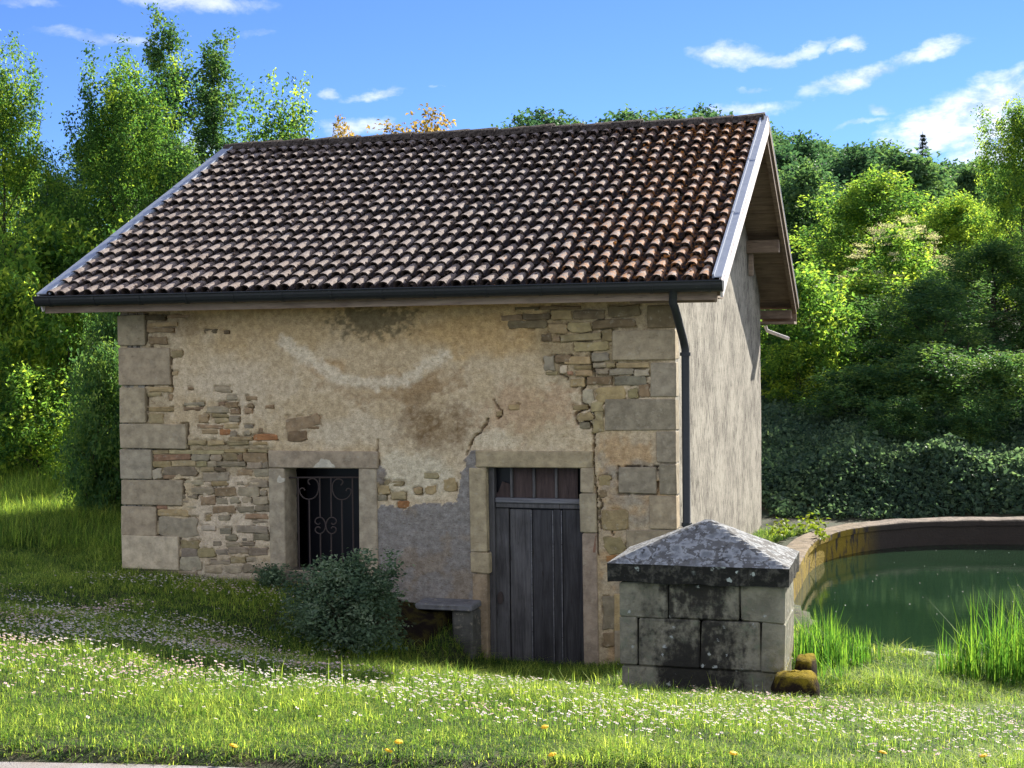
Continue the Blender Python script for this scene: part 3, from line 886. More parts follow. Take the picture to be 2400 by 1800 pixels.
STONES += S((1150, 680), 4.424, [
    (250, 168, 500, 208, DRK), (515, 162, 940, 205, BRN), (860, 208, 1180, 300, DRK), (1230, 150, 1550, 270, DRK), (627, 212, 842, 310, OCH), (335, 242, 615, 308, DRK), (105, 255, 325, 320, BRN), (180, 316, 590, 398, DRK), (600, 356, 792, 450, OCH), (802, 336, 1042, 435, OLI), (1055, 302, 1500, 400, BRN), (530, 452, 630, 530, DRK), (728, 450, 1140, 532, OLI), (866, 530, 1228, 628, OLI), (640, 482, 718, 540, BRN),
    (552, 682, 660, 838, BLU), (672, 672, 830, 758, BRN), (1055, 645, 1225, 740, BLU), (765, 690, 1030, 768, OCH), (870, 778, 1040, 820, OCH), (880, 832, 1055, 890, OCH), (1062, 754, 1190, 802, GRY), (1202, 752, 1290, 804, OLI), (1088, 815, 1220, 870, GRY), (1232, 818, 1480, 880, BLU), (1002, 898, 1260, 980, BRN), (1287, 898, 1610, 985, BLU), (830, 915, 970, 1000, OCH), (1090, 998, 1392, 1160, OCH),
    (1430, 1012, 1528, 1120, OLI), (1542, 974, 1650, 1108, BRN), (960, 1035, 1070, 1165, PAL), (1048, 1165, 1165, 1260, OLI), (893, 1268, 1070, 1358, OCH), (1080, 1265, 1172, 1372, OLI), (852, 1192, 1005, 1240, OCH), (925, 1374, 1030, 1432, GRY), (1060, 1352, 1170, 1480, OLI), (1492, 822, 1640, 890, PAL), (1152, 408, 1258, 538, OCH), (572, 842, 690, 880, OLI), (722, 782, 785, 862, PAL), (790, 842, 850, 880, RED), (188, 1182, 300, 1240, OCH), (1300, 750, 1640, 808, OCH), (60, 1250, 115, 1310, OCH)])
STONES += S((1080, 1040), 2.9625, [(985, 455, 1160, 590, OCH), (990, 650, 1150, 770, OLI), (1010, 775, 1100, 820, ORA), (985, 1060, 1095, 1290, GRY), (990, 1310, 1095, 1410, BRN), (960, 225, 1040, 290, OCH), (960, 320, 1020, 370, BRN)])


def stone_mb(x0, z0, x1, z1, front, back, seed, squar=0.25):
    """one roughly squared stone: broken corners, uneven edges, a tilted hewn face"""
    r = random.Random(seed)
    w, h = x1 - x0, z1 - z0
    k = min(w, h)

    def cut():
        return k * r.uniform(.05, .10 + squar)
    cs = [(cut(), cut()) for _ in range(4)]
    J = k * .15
    P = []
    P += [(x0 + cs[0][0], z0), ((x0 + x1) / 2 + r.uniform(-.2, .2) * w, z0 + r.uniform(-.6, 1) * J), (x1 - cs[1][0], z0 + r.uniform(0, 1) * J), (x1, z0 + cs[1][1])]
    P += [(x1 - r.uniform(0, 1) * J, (z0 + z1) / 2), (x1 + r.uniform(-1, .3) * J, z1 - cs[2][1]), (x1 - cs[2][0], z1)]
    P += [((x0 + x1) / 2 + r.uniform(-.2, .2) * w, z1 - r.uniform(-.6, 1) * J), (x0 + cs[3][0], z1 - r.uniform(0, 1) * J), (x0, z1 - cs[3][1]), (x0 + r.uniform(-.3, 1) * J, (z0 + z1) / 2), (x0, z0 + cs[0][1])]
    n = len(P)
    cx, cz = (x0 + x1) / 2, (z0 + z1) / 2
    ch = min(.009, k * .2)
    ra = r.uniform(-.045, .045) + (0.16 if w > .30 and h > .12 and x0 > -4.5 and x1 < -3.9 else 0)
    P = [(x, z + ra * (x - cx)) for x, z in P]
    tx, tz = r.uniform(-.05, .05), r.uniform(-.08, .04)

    def ring(ins, y, tilt=0.0):
        return [(cx + (x - cx) * (1 - ins / max(w / 2, .01)), y + tilt * ((x - cx) * tx + (z - cz) * tz) + tilt * r.uniform(-.003, .003), cz + (z - cz) * (1 - ins / max(h / 2, .01))) for x, z in P]
    vs = ring(0, back) + ring(0, front + ch * 0.9) + ring(ch, front, 1.0)
    vs += [(cx + r.uniform(-.25, .25) * w, front - r.uniform(-.002, .006), cz + r.uniform(-.2, .2) * h)]
    fs = []
    for j in range(2):
        fs += [[j * n + q, j * n + (q + 1) % n, (j + 1) * n + (q + 1) % n, (j + 1) * n + q] for q in range(n)]
    fs += [[2 * n + q, 2 * n + (q + 1) % n, 3 * n] for q in range(n)]
    return MB().add(vs, fs)


def build_front_wall():
    st = 0.0145
    xs = np.arange(-W, 1e-6, st); xs[-1] = 0.0
    zs = np.arange(ZB, 1.80, st)
    X, Z = np.meshgrid(xs, zs)
    px, py = to_px(np.stack([X, np.zeros_like(X), Z], -1))
    wx = px + (fbm(px / 14, py / 14, 21, 3) - .5) * 16
    wy = py + (fbm(px / 14, py / 14, 22, 3) - .5) * 16
    n1 = fbm(px / 60, py / 60, 31, 5, .6); n2 = fbm(px / 12, py / 9, 32, 4, .6); n3 = fbm(px / 130, py / 100, 33, 4)

    def C(c):
        return np.array(c)[None, None, :]

    def lay(col, m, c):
        return col * (1 - m[..., None]) + C(c) * m[..., None]
    col = np.ones(X.shape + (3,)) * C((.60, .50, .345))
    col = lay(col, sstep(n1, .42, .62) * .7, (.53, .42, .26))
    col = lay(col, sstep(n3, .45, .65) * .5, (.62, .53, .38))
    # ochre wash under the eaves, fading down
    top = sstep(wy + (n1 - .5) * 160, 860, 760) * sstep(wx, 400, 470) * sstep(wx, 1420, 1300)
    col = lay(col, top * .62, (.49, .345, .155))
    col = lay(col, sstep(ell(wx, wy, 1150, 780, 230, 70) + (n1 - .5), 1, .5) * .5, (.53, .35, .14))
    col = lay(col, sstep(ell(wx, wy, 870, 748, 110, 45) + (n2 - .5) * 1.6, 1, .6) * .75, (.12, .105, .06))
    col = lay(col, sstep(ell(wx, wy, 420, 760, 90, 40) + (n2 - .5) * 1.2, 1, .5) * .45, (.20, .14, .075))
    # rust-brown stain
    st1 = np.maximum(sstep(ell(wx, wy, 1005, 1000, 105, 85) + (n1 - .5) * 2.0 + (n2 - .5) * 1.2, 1.1, .3), .8 * sstep(ell(wx, wy, 985, 925, 75, 45) + (n1 - .5) * 2 + (n2 - .5) * 1.2, 1.1, .3))
    col = lay(col, st1 * .92 * (.6 + .4 * sstep(n2, .36, .56)), (.20, .128, .06))
    col = lay(col, sstep(ell(wx, wy, 930, 900, 190, 60) + (n1 - .5) * 1.5 + (n2 - .5) * .8, 1, .4) * .6, (.38, .26, .135))
    col = lay(col, sstep(ell(wx, wy, 1240, 960, 130, 80) + (n1 - .5) * 1.5 + (n2 - .5) * .8, 1, .4) * .55, (.46, .30, .175))
    col = lay(col, sstep(ell(wx, wy, 770, 860, 70, 30) + (n1 - .5) * 1.2, 1, .4) * .6, (.45, .28, .12))
    # pale areas
    col = lay(col, sstep(ell(wx, wy, 960, 1110, 120, 70) + (n1 - .5) * .8, 1, .55) * .8, (.66, .60, .45))
    col = lay(col, sstep(ell(wx, wy, 560, 900, 170, 60) + (n1 - .5) * .9, 1, .4) * .6, (.62, .53, .39))
    col = lay(col, sstep(ell(wx, wy, 840, 1010, 150, 50) + (n1 - .5) * .9, 1, .4) * .6, (.62, .54, .40))
    col = lay(col, sstep(ell(wx, wy, 1160, 1030, 70, 30) + (n1 - .5) * .9, 1, .4) * .7, (.68, .60, .44))
    col = lay(col, sstep(ell(wx, wy, 540, 1200, 120, 130) + (n1 - .5) * .8, 1.1, .6) * .75, (.62, .52, .39))
    sm = sstep(seg_dist(wx, wy, SMEAR) + (n2 - .5) * 22 + (n1 - .5) * 14, 24, 6)
    col = lay(col, sm * .85, (.72, .64, .49))
    # right of the door: worn, orange over grey
    rt = sstep(wx, 1395, 1410)
    lowr = rt * sstep(wy, 1000, 1040)
    col = lay(col, lowr * .8, (.47, .38, .26))
    col = lay(col, lowr * sstep(n1, .5, .62) * .5, (.52, .33, .155))
    col = lay(col, lowr * sstep(n3, .52, .62) * .7, (.32, .29, .24))
    # bare masonry fields: joints in dull mortar
    bare = np.maximum(sstep(ell(wx, wy, 1410, 800, 175, 115) + (n1 - .5) * .5, 1.05, .8), sstep(ell(wx, wy, 480, 1075, 190, 45) + (n1 - .5) * .4, 1.05, .8))
    bare = np.maximum(bare, sstep(wy, 1060, 1090) * sstep(wx, 640, 620) * sstep(wy + (n1 - .5) * 80, 1110, 1080))
    bare = np.maximum(bare, sstep(wx + (n1 - .5) * 60, 410, 380) * .7)
    col = lay(col, bare * .7, (.32, .26, .155))
    base = sstep(wy + (n1 - .5) * 60 - np.clip(px - 600, 0, 400) * .25, 1290, 1350) * sstep(wx, 700, 640)
    col = lay(col, base * .6, (.38, .34, .28))
    # cement render
    cem = (in_poly(wx, wy, CEMENT) | in_poly(wx, wy, CEMENT2)).astype(float)
    n6 = fbm(px / 40, py / 5, 71, 4, .6)
    ccol = C((.265, .25, .232)) * (0.80 + .40 * n6[..., None]) 
    ccol = ccol * (1 - (sstep(n1, .5, .64) * .5)[..., None]) + C((.28, .22, .15)) * (sstep(n1, .5, .64) * .5)[..., None]
    col = col * (1 - cem[..., None]) + ccol * cem[..., None]
    # relief
    h = .012 * (n1 - .5) * 2 + .006 * (n2 - .5) * 2 - .014 * bare + .010 * cem + .004 * sm
    pits = sstep(fbm(px / 8, py / 4, 41, 3), .72, .86) * (1 - cem) * (.25 + .75 * sstep(n1, .48, .62))
    h -= .018 * pits
    jag = 5 * (fbm(px / 9, py / 9, 51, 2) - .5)
    for line, wd in CRACKS:
        d = seg_dist(px + jag, py + jag, line)
        cr = sstep(d, wd * 1.0, wd * .35)
        h -= .16 * cr
    # mortar is worn back next to the corner stones and here and there beside the rubble
    jn = fbm(px / 16, py / 16, 61, 3)
    for lst, wd, dep, lo in ((QUOINS, 5.0, .085, .40), (STONES, 3.6, .034, .50)):
        for (a, b, c2, d2, _k) in lst:
            near = (px > a - 8) & (px < c2 + 8) & (py > b - 8) & (py < d2 + 8)
            if not near.any():
                continue
            X_, Y_ = px[near] + jag[near] * .4, py[near] + jag[near] * .4
            q = np.maximum(np.maximum(a - X_, X_ - c2), np.maximum(b - Y_, Y_ - d2))
            g = sstep(np.abs(q), wd, wd * .3) * sstep(jn[near], lo, lo + .08) * (c2 < 1575 or lst is STONES)
            h[near] -= dep * g
    V = np.stack([X, -h, Z], -1).reshape(-1, 3)
    nx, nz = len(xs), len(zs)
    i = np.arange((nz - 1) * (nx - 1)); r, c = i // (nx - 1), i % (nx - 1)
    a = r * nx + c
    Fc = np.stack([a, a + 1, a + nx + 1, a + nx], 1)
    ctr = V[Fc].mean(1)
    hole = ((ctr[:, 0] > DOOR[0] - .02) & (ctr[:, 0] < DOOR[1] + .02) & (ctr[:, 2] < DOOR[2] + .02)) | ((ctr[:, 0] > WIN[0] - .02) & (ctr[:, 0] < WIN[1] + .02) & (ctr[:, 2] < WIN[2] + .02) & (ctr[:, 2] > WIN[3] - .0))
    Fc = Fc[~hole]
    me = raw_mesh('front_wall', V, Fc, [MAT['plaster']], True, {'pigment': col.reshape(-1, 3)})
    fw = obj('front_wall', me, house, (0, 0, 0))
    # corner stones and rubble
    for k, (a, b, c2, d2, colr) in enumerate(QUOINS):
        p, q = on_y(a, d2), on_y(c2, b)
        x0, z0, x1, z1 = p[0] + .004, p[2] + .005, q[0] - .004, q[2] - .003
        if a < 300:
            x0 = -W - .012
        if c2 > 1575:
            x1 = .006
        gq = random.uniform(.88, 1.1)
        jt = tuple(ch * gq * random.uniform(.98, 1.02) for ch in colr)
        m = MB().bbox((x0, -.016 - random.uniform(0, .014), z0), (x1, .2, z1), .008, .006)
        part('quoin', m, MAT['stone'], fw, color=jt)
    for k, (a, b, c2, d2, colr) in enumerate(STONES):
        p, q = on_y(a, d2), on_y(c2, b)
        x0, z0, x1, z1 = p[0], p[2], q[0], q[2]
        hgt = min(x1 - x0, z1 - z0)
        gx = min(.006, hgt * .06)
        x0, x1, z0, z1 = x0 - gx, x1 + gx, z0 - gx, z1 + gx
        pr = .002 + min(.012, hgt * .10) * random.uniform(.3, 1.2)
        g = random.uniform(.66, 1.08)
        jt = tuple(min(.6, ch * g * random.uniform(.97, 1.03)) for ch in colr)
        part('stone', stone_mb(x0, z0, x1, z1, -pr, .05, 100 + k, random.choice([.1, .2, .3, .42])), MAT['stone'], fw, color=jt)
    return fw


def build_walls():
    build_front_wall()
    # gable towards the pond
    yr = D / 2
    zt = lambda y: ZE + TS * (EV + min(y, D - y)) - 0.06
    ys = np.linspace(0.0, D, 110)
    rows = 70
    V = []
    for y in ys:
        for t in np.linspace(0, 1, rows):
            z = ZB + t * (zt(y) - ZB)
            V.append((0.0 + .014 * (fbm(y * 1.3, z * 1.3, 61, 4) - .5) + .008 * (fbm(y * 9, z * 4, 62, 3) - .5), y, z))
    i = np.arange((len(ys) - 1) * (rows - 1)); r, c = i // (rows - 1), i % (rows - 1)
    a = r * rows + c
    Fc = np.stack([a, a + rows, a + rows + 1, a + 1], 1)
    obj('gable_wall', raw_mesh('gable_wall', V, Fc, [MAT['roughcast']], True), house)
    m = MB()
    prof = [(0.02, ZB), (D, ZB), (D, zt(D)), (yr, zt(yr)), (0.02, zt(0))]
    m.prism(prof, 0, -W, -W + .3)
    part('gable_wall', m, MAT['roughcast'], house)
    part('rear_wall', MB().box((-W + .3, D - .3, ZB), (-.03, D, zt(D))), MAT['roughcast'], house)
    # the inner leaf behind the front plaster keeps the rooms dark
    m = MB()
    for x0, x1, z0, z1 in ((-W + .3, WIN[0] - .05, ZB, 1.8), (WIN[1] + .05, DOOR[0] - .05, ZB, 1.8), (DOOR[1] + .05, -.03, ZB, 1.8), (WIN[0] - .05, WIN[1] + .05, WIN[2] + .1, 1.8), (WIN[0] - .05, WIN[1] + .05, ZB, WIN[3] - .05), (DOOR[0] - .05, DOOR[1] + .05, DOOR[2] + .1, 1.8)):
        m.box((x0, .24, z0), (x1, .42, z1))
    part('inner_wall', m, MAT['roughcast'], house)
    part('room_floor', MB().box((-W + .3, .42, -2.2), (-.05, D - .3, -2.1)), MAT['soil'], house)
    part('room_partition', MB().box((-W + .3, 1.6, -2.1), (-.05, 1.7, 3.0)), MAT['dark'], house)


SAG = True


def roof_pt(x, s, w=0.0, rear=False):
    """point on the roof: s metres up from the eave edge, w above the roof plane"""
    w = w - (0.0 if rear else .035 * math.sin(math.pi * s / SL) * math.sin(math.pi * min(1, max(0, (x + W + OL) / (W + OL + OR_)))) if SAG else 0.0)
    y = -EV + s * math.cos(PHI) - w * math.sin(PHI)
    z = ZE + s * math.sin(PHI) + w * math.cos(PHI)
    return (x, D - y if rear else y, z)


def build_roof():
    xl, xr = -W - OL, OR_
    roof = empty('roof_frame', (0, 0, 0))
    bpy.data.objects.remove(roof)
    # boarding under the tiles is the roof part itself
    m = MB()
    for rear in (False, True):
        sec = [roof_pt(0, 0.02, -.012, rear)[1:], roof_pt(0, SL, -.012, rear)[1:], roof_pt(0, SL, -.05, rear)[1:], roof_pt(0, 0.02, -.05, rear)[1:]]
        m.prism(sec, 0, xl + .03, xr - .03)
    roof = part('roof', m, MAT['soffit'], house)
    # rear slope is covered with plain tile courses
    m = MB()
    for k in range(18):
        s0, s1 = k * SL / 18, (k + 1) * SL / 18 + .04
        sec = [roof_pt(0, s0, .05, True)[1:], roof_pt(0, s1, .02, True)[1:], roof_pt(0, s1, .0, True)[1:], roof_pt(0, s0, .02, True)[1:]]
        m.prism(sec, 0, xl + .06, xr - .06)
    part('rear_tile_courses', m, MAT['tile'], roof, kind='stuff')
    # ---- clay tiles of the front slope
    NC, NR = 47, 18
    x0, x1 = xl + 0.135, xr - 0.055
    wd = (x1 - x0) / NC
    ex = (SL - 0.06) / NR
    L = ex + 0.06
    prof_b = [(-.012, .004), (-.010, .036), (.012, .062), (.048, .071), (.084, .062), (.104, .036), (.108, .002), (wd - .012, -.004)]
    prof_t = [(.002, .002), (.006, .026), (.020, .045), (.048, .053), (.074, .045), (.090, .026), (.094, .000), (wd - .018, -.006)]
    lift = 0.040
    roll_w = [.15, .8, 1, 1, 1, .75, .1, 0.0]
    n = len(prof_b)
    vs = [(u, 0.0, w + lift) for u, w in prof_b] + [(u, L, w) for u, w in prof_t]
    vs += [(u, 0.0, w + lift) for u, w in prof_b]                                   # separate verts, so the front lip can be painted dark like shade
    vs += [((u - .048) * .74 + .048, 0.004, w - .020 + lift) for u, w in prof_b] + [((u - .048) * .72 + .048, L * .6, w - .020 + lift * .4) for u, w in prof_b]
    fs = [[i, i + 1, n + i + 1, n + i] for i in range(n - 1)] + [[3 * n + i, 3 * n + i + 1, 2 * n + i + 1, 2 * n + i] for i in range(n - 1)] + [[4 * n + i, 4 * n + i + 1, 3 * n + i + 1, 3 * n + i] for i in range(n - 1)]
    roll = np.array(roll_w + roll_w + [0.25] * n + [0.0] * (2 * n))  # low lip and inside values paint the shade under each tile edge
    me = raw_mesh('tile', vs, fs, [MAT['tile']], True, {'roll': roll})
    TV = np.array(vs)
    R0 = Matrix(((1, 0, 0), (0, math.cos(PHI), -math.sin(PHI)), (0, math.sin(PHI), math.cos(PHI)))).to_4x4()
    rest_v, rest_f = [], []
    rr = random.Random(5)
    cnt = 0
    wl = WL[roof.name]
    for r in range(NR):
        for c in range(NC):
            x = x0 + c * wd + rr.uniform(-.006, .006)
            s = r * ex + rr.gauss(0, .011) + .012 * math.sin(x * 1.3 + r * .6)
            loc = Vector(roof_pt(x, s, rr.uniform(0, .006)))
            rot = R0.to_3x3() @ Euler((rr.uniform(-.035, .03), rr.uniform(-.09, .09), rr.gauss(0, .03))).to_matrix()
            if cnt < 300:
                o = bpy.data.objects.new('tile', me)
                COL.objects.link(o)
                o.parent = roof
                o.matrix_basis = Matrix.Translation(loc - wl) @ rot.to_4x4()
                cnt += 1
            else:
                b = len(rest_v) * len(TV)
                rest_v.append(TV @ np.array(rot).T + np.array(loc))
                rest_f += [[i + b for i in f] for f in fs]
    V = np.concatenate(rest_v)
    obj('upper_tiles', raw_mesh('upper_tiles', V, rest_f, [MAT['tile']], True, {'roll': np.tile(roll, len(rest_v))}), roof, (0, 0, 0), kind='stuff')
    # moss cushions lodged beside the rolls, on every other column mostly
    mv, mf = [], []
    ico_v = np.array([(0, 0, 1), (.894, 0, .447), (.276, .851, .447), (-.724, .526, .447), (-.724, -.526, .447), (.276, -.851, .447), (.724, .526, -.447), (-.276, .851, -.447), (-.894, 0, -.447), (-.276, -.851, -.447), (.724, -.526, -.447)])
    ico_f = [[0, 1, 2], [0, 2, 3], [0, 3, 4], [0, 4, 5], [0, 5, 1], [1, 6, 2], [2, 6, 7], [2, 7, 3], [3, 7, 8], [3, 8, 4], [4, 8, 9], [4, 9, 5], [5, 9, 10], [5, 10, 1], [1, 10, 6]]
    for r in range(NR):
        for c in range(NC):
            k = rr.choice([1, 2, 3, 4]) if (c + r // 5) % 2 else rr.choice([0, 0, 1, 1])
            if r > 13:
                k += 1
            if r >= NR - 2:
                k += 4
            for _ in range(k):
                u = rr.choice([rr.uniform(.085, .135), rr.uniform(.02, .09)])
                hgt = .03 if u > .1 else .085
                p = np.array(roof_pt(x0 + c * wd + u, r * ex + rr.uniform(0, ex * .9), hgt - .012))
                sz = np.array([rr.uniform(.010, .026), rr.uniform(.014, .042), rr.uniform(.008, .022)])
                q = ico_v * sz * np.array([[rr.uniform(.7, 1.3)] for _ in range(11)])
                q = q @ np.array(R0.to_3x3()).T
                b = len(mv) * 11
                mv.append(q + p); mf += [[i + b for i in f] for f in ico_f]
    obj('moss_cushions', raw_mesh('moss_cushions', np.concatenate(mv), mf, [MAT['roofmoss']], True), roof, (0, 0, 0), kind='stuff')
    # ---- ridge tiles
    NRG = 19
    lr = (xr - xl - .1) / NRG
    rm = MB()
    nn = 7
    sec0 = [(0.20 * math.cos(math.pi * k / (nn - 1)), 0.135 * math.sin(math.pi * k / (nn - 1))) for k in range(nn)]
    vs = [(0, a, b) for a, b in sec0] + [(lr + .05, a * .9, b * .9 - .008) for a, b in sec0] + [(0, a * .87, b * .87) for a, b in sec0]
    fs = [[i, nn + i, nn + i + 1, i + 1] for i in range(nn - 1)] + [[2 * nn + i, i, i + 1, 2 * nn + i + 1] for i in range(nn - 1)]
    vs = [(-v[0], v[1], v[2]) for v in vs]
    rme = raw_mesh('ridge_tile', vs, [f[::-1] for f in fs], [MAT['ridge']], True)
    for k in range(NRG):
        o = bpy.data.objects.new('ridge_tile', rme)
        COL.objects.link(o); o.parent = roof
        o.location = Vector((xr - .04 - k * lr, D / 2, ZRIDGE - .01 + rr.uniform(-.01, .012))) - wl
        o.rotation_euler = (rr.uniform(-.03, .03), rr.uniform(-.025, .012), rr.uniform(-.02, .02))
    # ---- metal verge flashings
    for x_in, x_out, nm in ((xr - .07, xr + .004, 1), (xl + .155, xl - .004, 0)):
        for k in range(3):
            s0, s1 = k * SL / 3 + .0, (k + 1) * SL / 3 + (.03 if k < 2 else 0)
            up = .004 * k
            m = MB()
            a, b = min(x_in, x_out), max(x_in, x_out)
            P = [roof_pt(a, s0, .075 + up), roof_pt(b, s0, .075 + up), roof_pt(b, s1, .075 + up), roof_pt(a, s1, .075 + up)]
            Q = [roof_pt(a, s0, .064 + up), roof_pt(b, s0, .064 + up), roof_pt(b, s1, .064 + up), roof_pt(a, s1, .064 + up)]
            m.add(P + Q, [[0, 1, 2, 3], [7, 6, 5, 4], [0, 4, 5, 1], [1, 5, 6, 2], [2, 6, 7, 3], [3, 7, 4, 0]])
            # upstand against the tiles
            xi = x_in
            e = .02 if nm else -.02
            lo_, hi_ = min(xi, xi - e), max(xi, xi - e)
            sec = [roof_pt(0, s0, .06 + up), roof_pt(0, s1, .06 + up), roof_pt(0, s1, .10 + up), roof_pt(0, s0, .10 + up)]
            m.prism([p[1:] for p in sec], 0, lo_, hi_)
            part('verge_flashing', m, MAT['zinc'], roof)
        # rear slope: one narrow strip
        m = MB()
        a, b = min(x_in, x_out), max(x_in, x_out)
        sec = [roof_pt(0, 0, .075, True)[1:], roof_pt(0, SL, .075, True)[1:], roof_pt(0, SL, .055, True)[1:], roof_pt(0, 0, .055, True)[1:]]
        m.prism(sec, 0, a, b)
        part('verge_flashing', m, MAT['zinc'], roof)
    # ---- white grooved verge boards (three stepped boards), front slope, right
    for xa, xb in ((xr - .022, xr + .0), (xl - .0, xl + .022)):
        for rear in (False, True):
            top = .06
            hts = ((.06, .000, 0.0), (-.003, -.062, .010), (-.066, -.150, .003)) if not rear else ((.05, .012, 0), (.008, -.045, .006))
            for t, b, d in hts:
                sec = [roof_pt(0, -.0, t, rear)[1:], roof_pt(0, SL - max(0, t) * 0, t, rear)[1:], roof_pt(0, SL, b, rear)[1:], roof_pt(0, 0, b, rear)[1:]]
                m = MB()
                m.prism(sec, 0, (xa - d * 0) , xb + d if xb > 0 else xb)
                part('verge_board', m, MAT['verge'] if not rear else MAT['eave'], roof)
    # ---- soffit boards of the overhang beside the gable
    for rear in (True, False):
        nb = 24
        for k in range(nb):
            s0, s1 = .10 + k * (SL - .12) / nb, .10 + (k + 1) * (SL - .12) / nb - .008
            dz = rr.uniform(-.004, .004)
            sec = [roof_pt(0, s0, -.052 + dz, rear)[1:], roof_pt(0, s1, -.052 + dz, rear)[1:], roof_pt(0, s1, -.075 + dz, rear)[1:], roof_pt(0, s0, -.075 + dz, rear)[1:]]
            m = MB(); m.prism(sec, 0, -.02, xr - .024)
            part('soffit_board', m, MAT['soffit'], roof)
        # rafter just inside the verge
        sec = [roof_pt(0, .06, -.076, rear)[1:], roof_pt(0, SL - .1, -.076, rear)[1:], roof_pt(0, SL - .1, -.16, rear)[1:], roof_pt(0, .06, -.16, rear)[1:]]
        m = MB(); m.prism(sec, 0, xr - .085, xr - .024)
        part('verge_rafter', m, MAT['beam'], roof)
    # purlins carry the overhang
    for s, rear, hgt in ((SL * .47, True, .19), (SL * .47, False, .19), (.22, True, .15), (.22, False, .12), (SL - .12, True, .2)):
        p = roof_pt(0, s, -.165, rear)
        m = MB().bbox((-.4, p[1] - .09, p[2] - hgt), (xr - .09, p[1] + .09, p[2]), .012, .004)
        part('purlin', m, MAT['beam'], roof)
    # bracket under the middle purlin, boxed eave end behind
    p = roof_pt(0, SL * .47, -.165, True)
    m = MB().bbox((.02, p[1] - .03, p[2] - .52), (.09, p[1] + .03, p[2] - .192), .006, .003)
    part('bracket', m, MAT['eave'], roof)
    m = MB().add([(.05, D + EV - .02, 1.67), (xr - .05, D + EV - .02, 1.81), (xr - .05, D + EV - .02, 1.86), (.05, D + EV - .02, 1.71), (.05, D + EV + .01, 1.67), (xr - .05, D + EV + .01, 1.81), (xr - .05, D + EV + .01, 1.86), (.05, D + EV + .01, 1.71)], [[0, 1, 2, 3], [7, 6, 5, 4], [0, 4, 5, 1], [1, 5, 6, 2], [2, 6, 7, 3], [3, 7, 4, 0]])
    part('eave_strut', m, MAT['eave'], roof)
    m = MB().box((-.02, D + .02, 1.62), (xr - .03, D + EV - .03, 1.66)).box((-.02, D + EV - .06, 1.662), (xr - .03, D + EV - .03, 1.80))
    part('eave_box', m, MAT['beam'], roof, label='boxed wooden eave end at the far side of the gable')
    # ---- front eave: fascia and soffit
    m = MB().box((xl + .02, -.44, 1.745), (xr - .06, -.41, 1.85))
    part('fascia_board', m, MAT['eave'], roof)
    m = MB().box((xl + .02, -.408, 1.765), (xr - .06, .02, 1.785))
    part('eave_soffit', m, MAT['eave'], roof)
    # ---- gutter
    yg = -EV - .015
    sec = []
    for k in range(10):
        a = math.pi + math.pi * k / 9
        sec.append((yg + .075 * math.cos(a), 1.925 + .105 * math.sin(a)))
    for k in range(9, -1, -1):
        a = math.pi + math.pi * k / 9
        sec.append((yg + .066 * math.cos(a), 1.925 + .096 * math.sin(a)))
    m = MB(); m.prism(sec, 0, xl + .0, xr + .01)
    m.tube([(xl, yg - .078, 1.925), (xr + .01, yg - .078, 1.925)], .011, 6)
    gut = part('gutter', m, MAT['gutter'], house)
    for x in (xl - .006, xr + .012):
        s2 = [(yg + .078 * math.cos(math.pi + math.pi * k / 9), 1.928 + .112 * math.sin(math.pi + math.pi * k / 9)) for k in range(10)]
        m = MB(); m.prism(s2, 0, x - .004, x + .004)
        part('gutter_end', m, MAT['gutter'], gut)
    nb = 14
    for k in range(nb):
        x = xl + .18 + k * (xr - xl - .3) / (nb - 1)
        s2 = [(yg + .081 * math.cos(math.pi + math.pi * k2 / 9), 1.925 + .112 * math.sin(math.pi + math.pi * k2 / 9)) for k2 in range(10)]
        s2 += [(yg + .076 * math.cos(math.pi + math.pi * k2 / 9), 1.925 + .106 * math.sin(math.pi + math.pi * k2 / 9)) for k2 in range(9, -1, -1)]
        m = MB(); m.prism(s2, 0, x - .016, x + .016)
        part('gutter_bracket', m, MAT['gutter'], gut)
    # downpipe: out of the gutter, swan neck back to the corner, then down
    a = on_y(1578, 690, yg); b = on_y(1578, 725, yg + .02); c = on_y(1606, 805, -.09); d = on_y(1608, 830, -.09); e = on_y(1614, 1300, -.09)
    path = [(a[0], yg, 1.86), (b[0], yg, 1.72), (b[0] + .015, yg + .04, 1.66), (c[0] - .012, -.12, c[2] + .03), (c[0], -.09, c[2] - .06), (c[0], -.09, d[2]), (c[0], -.09, -1.95)]
    m = MB().tube(path, .042, 10)
    dp = part('downpipe', m, MAT['gutter'], house, smooth=True)
    for z in (d[2], -.55, -1.55):
        part('pipe_clip', MB().tube([(c[0], -.09, z - .018), (c[0], -.09, z + .018)], .056, 10), MAT['gutter'], dp)
    # stub of the rear downpipe showing past the far corner
    m = MB().tube([(.02, D + EV + .05, 1.60), (.05, D + EV + .05, 1.52), (.36, D + EV + .05, 1.40), (.40, D + EV + .05, 1.385)], .028, 8)
    part('rear_downpipe', m, MAT['verge'], house, smooth=True)


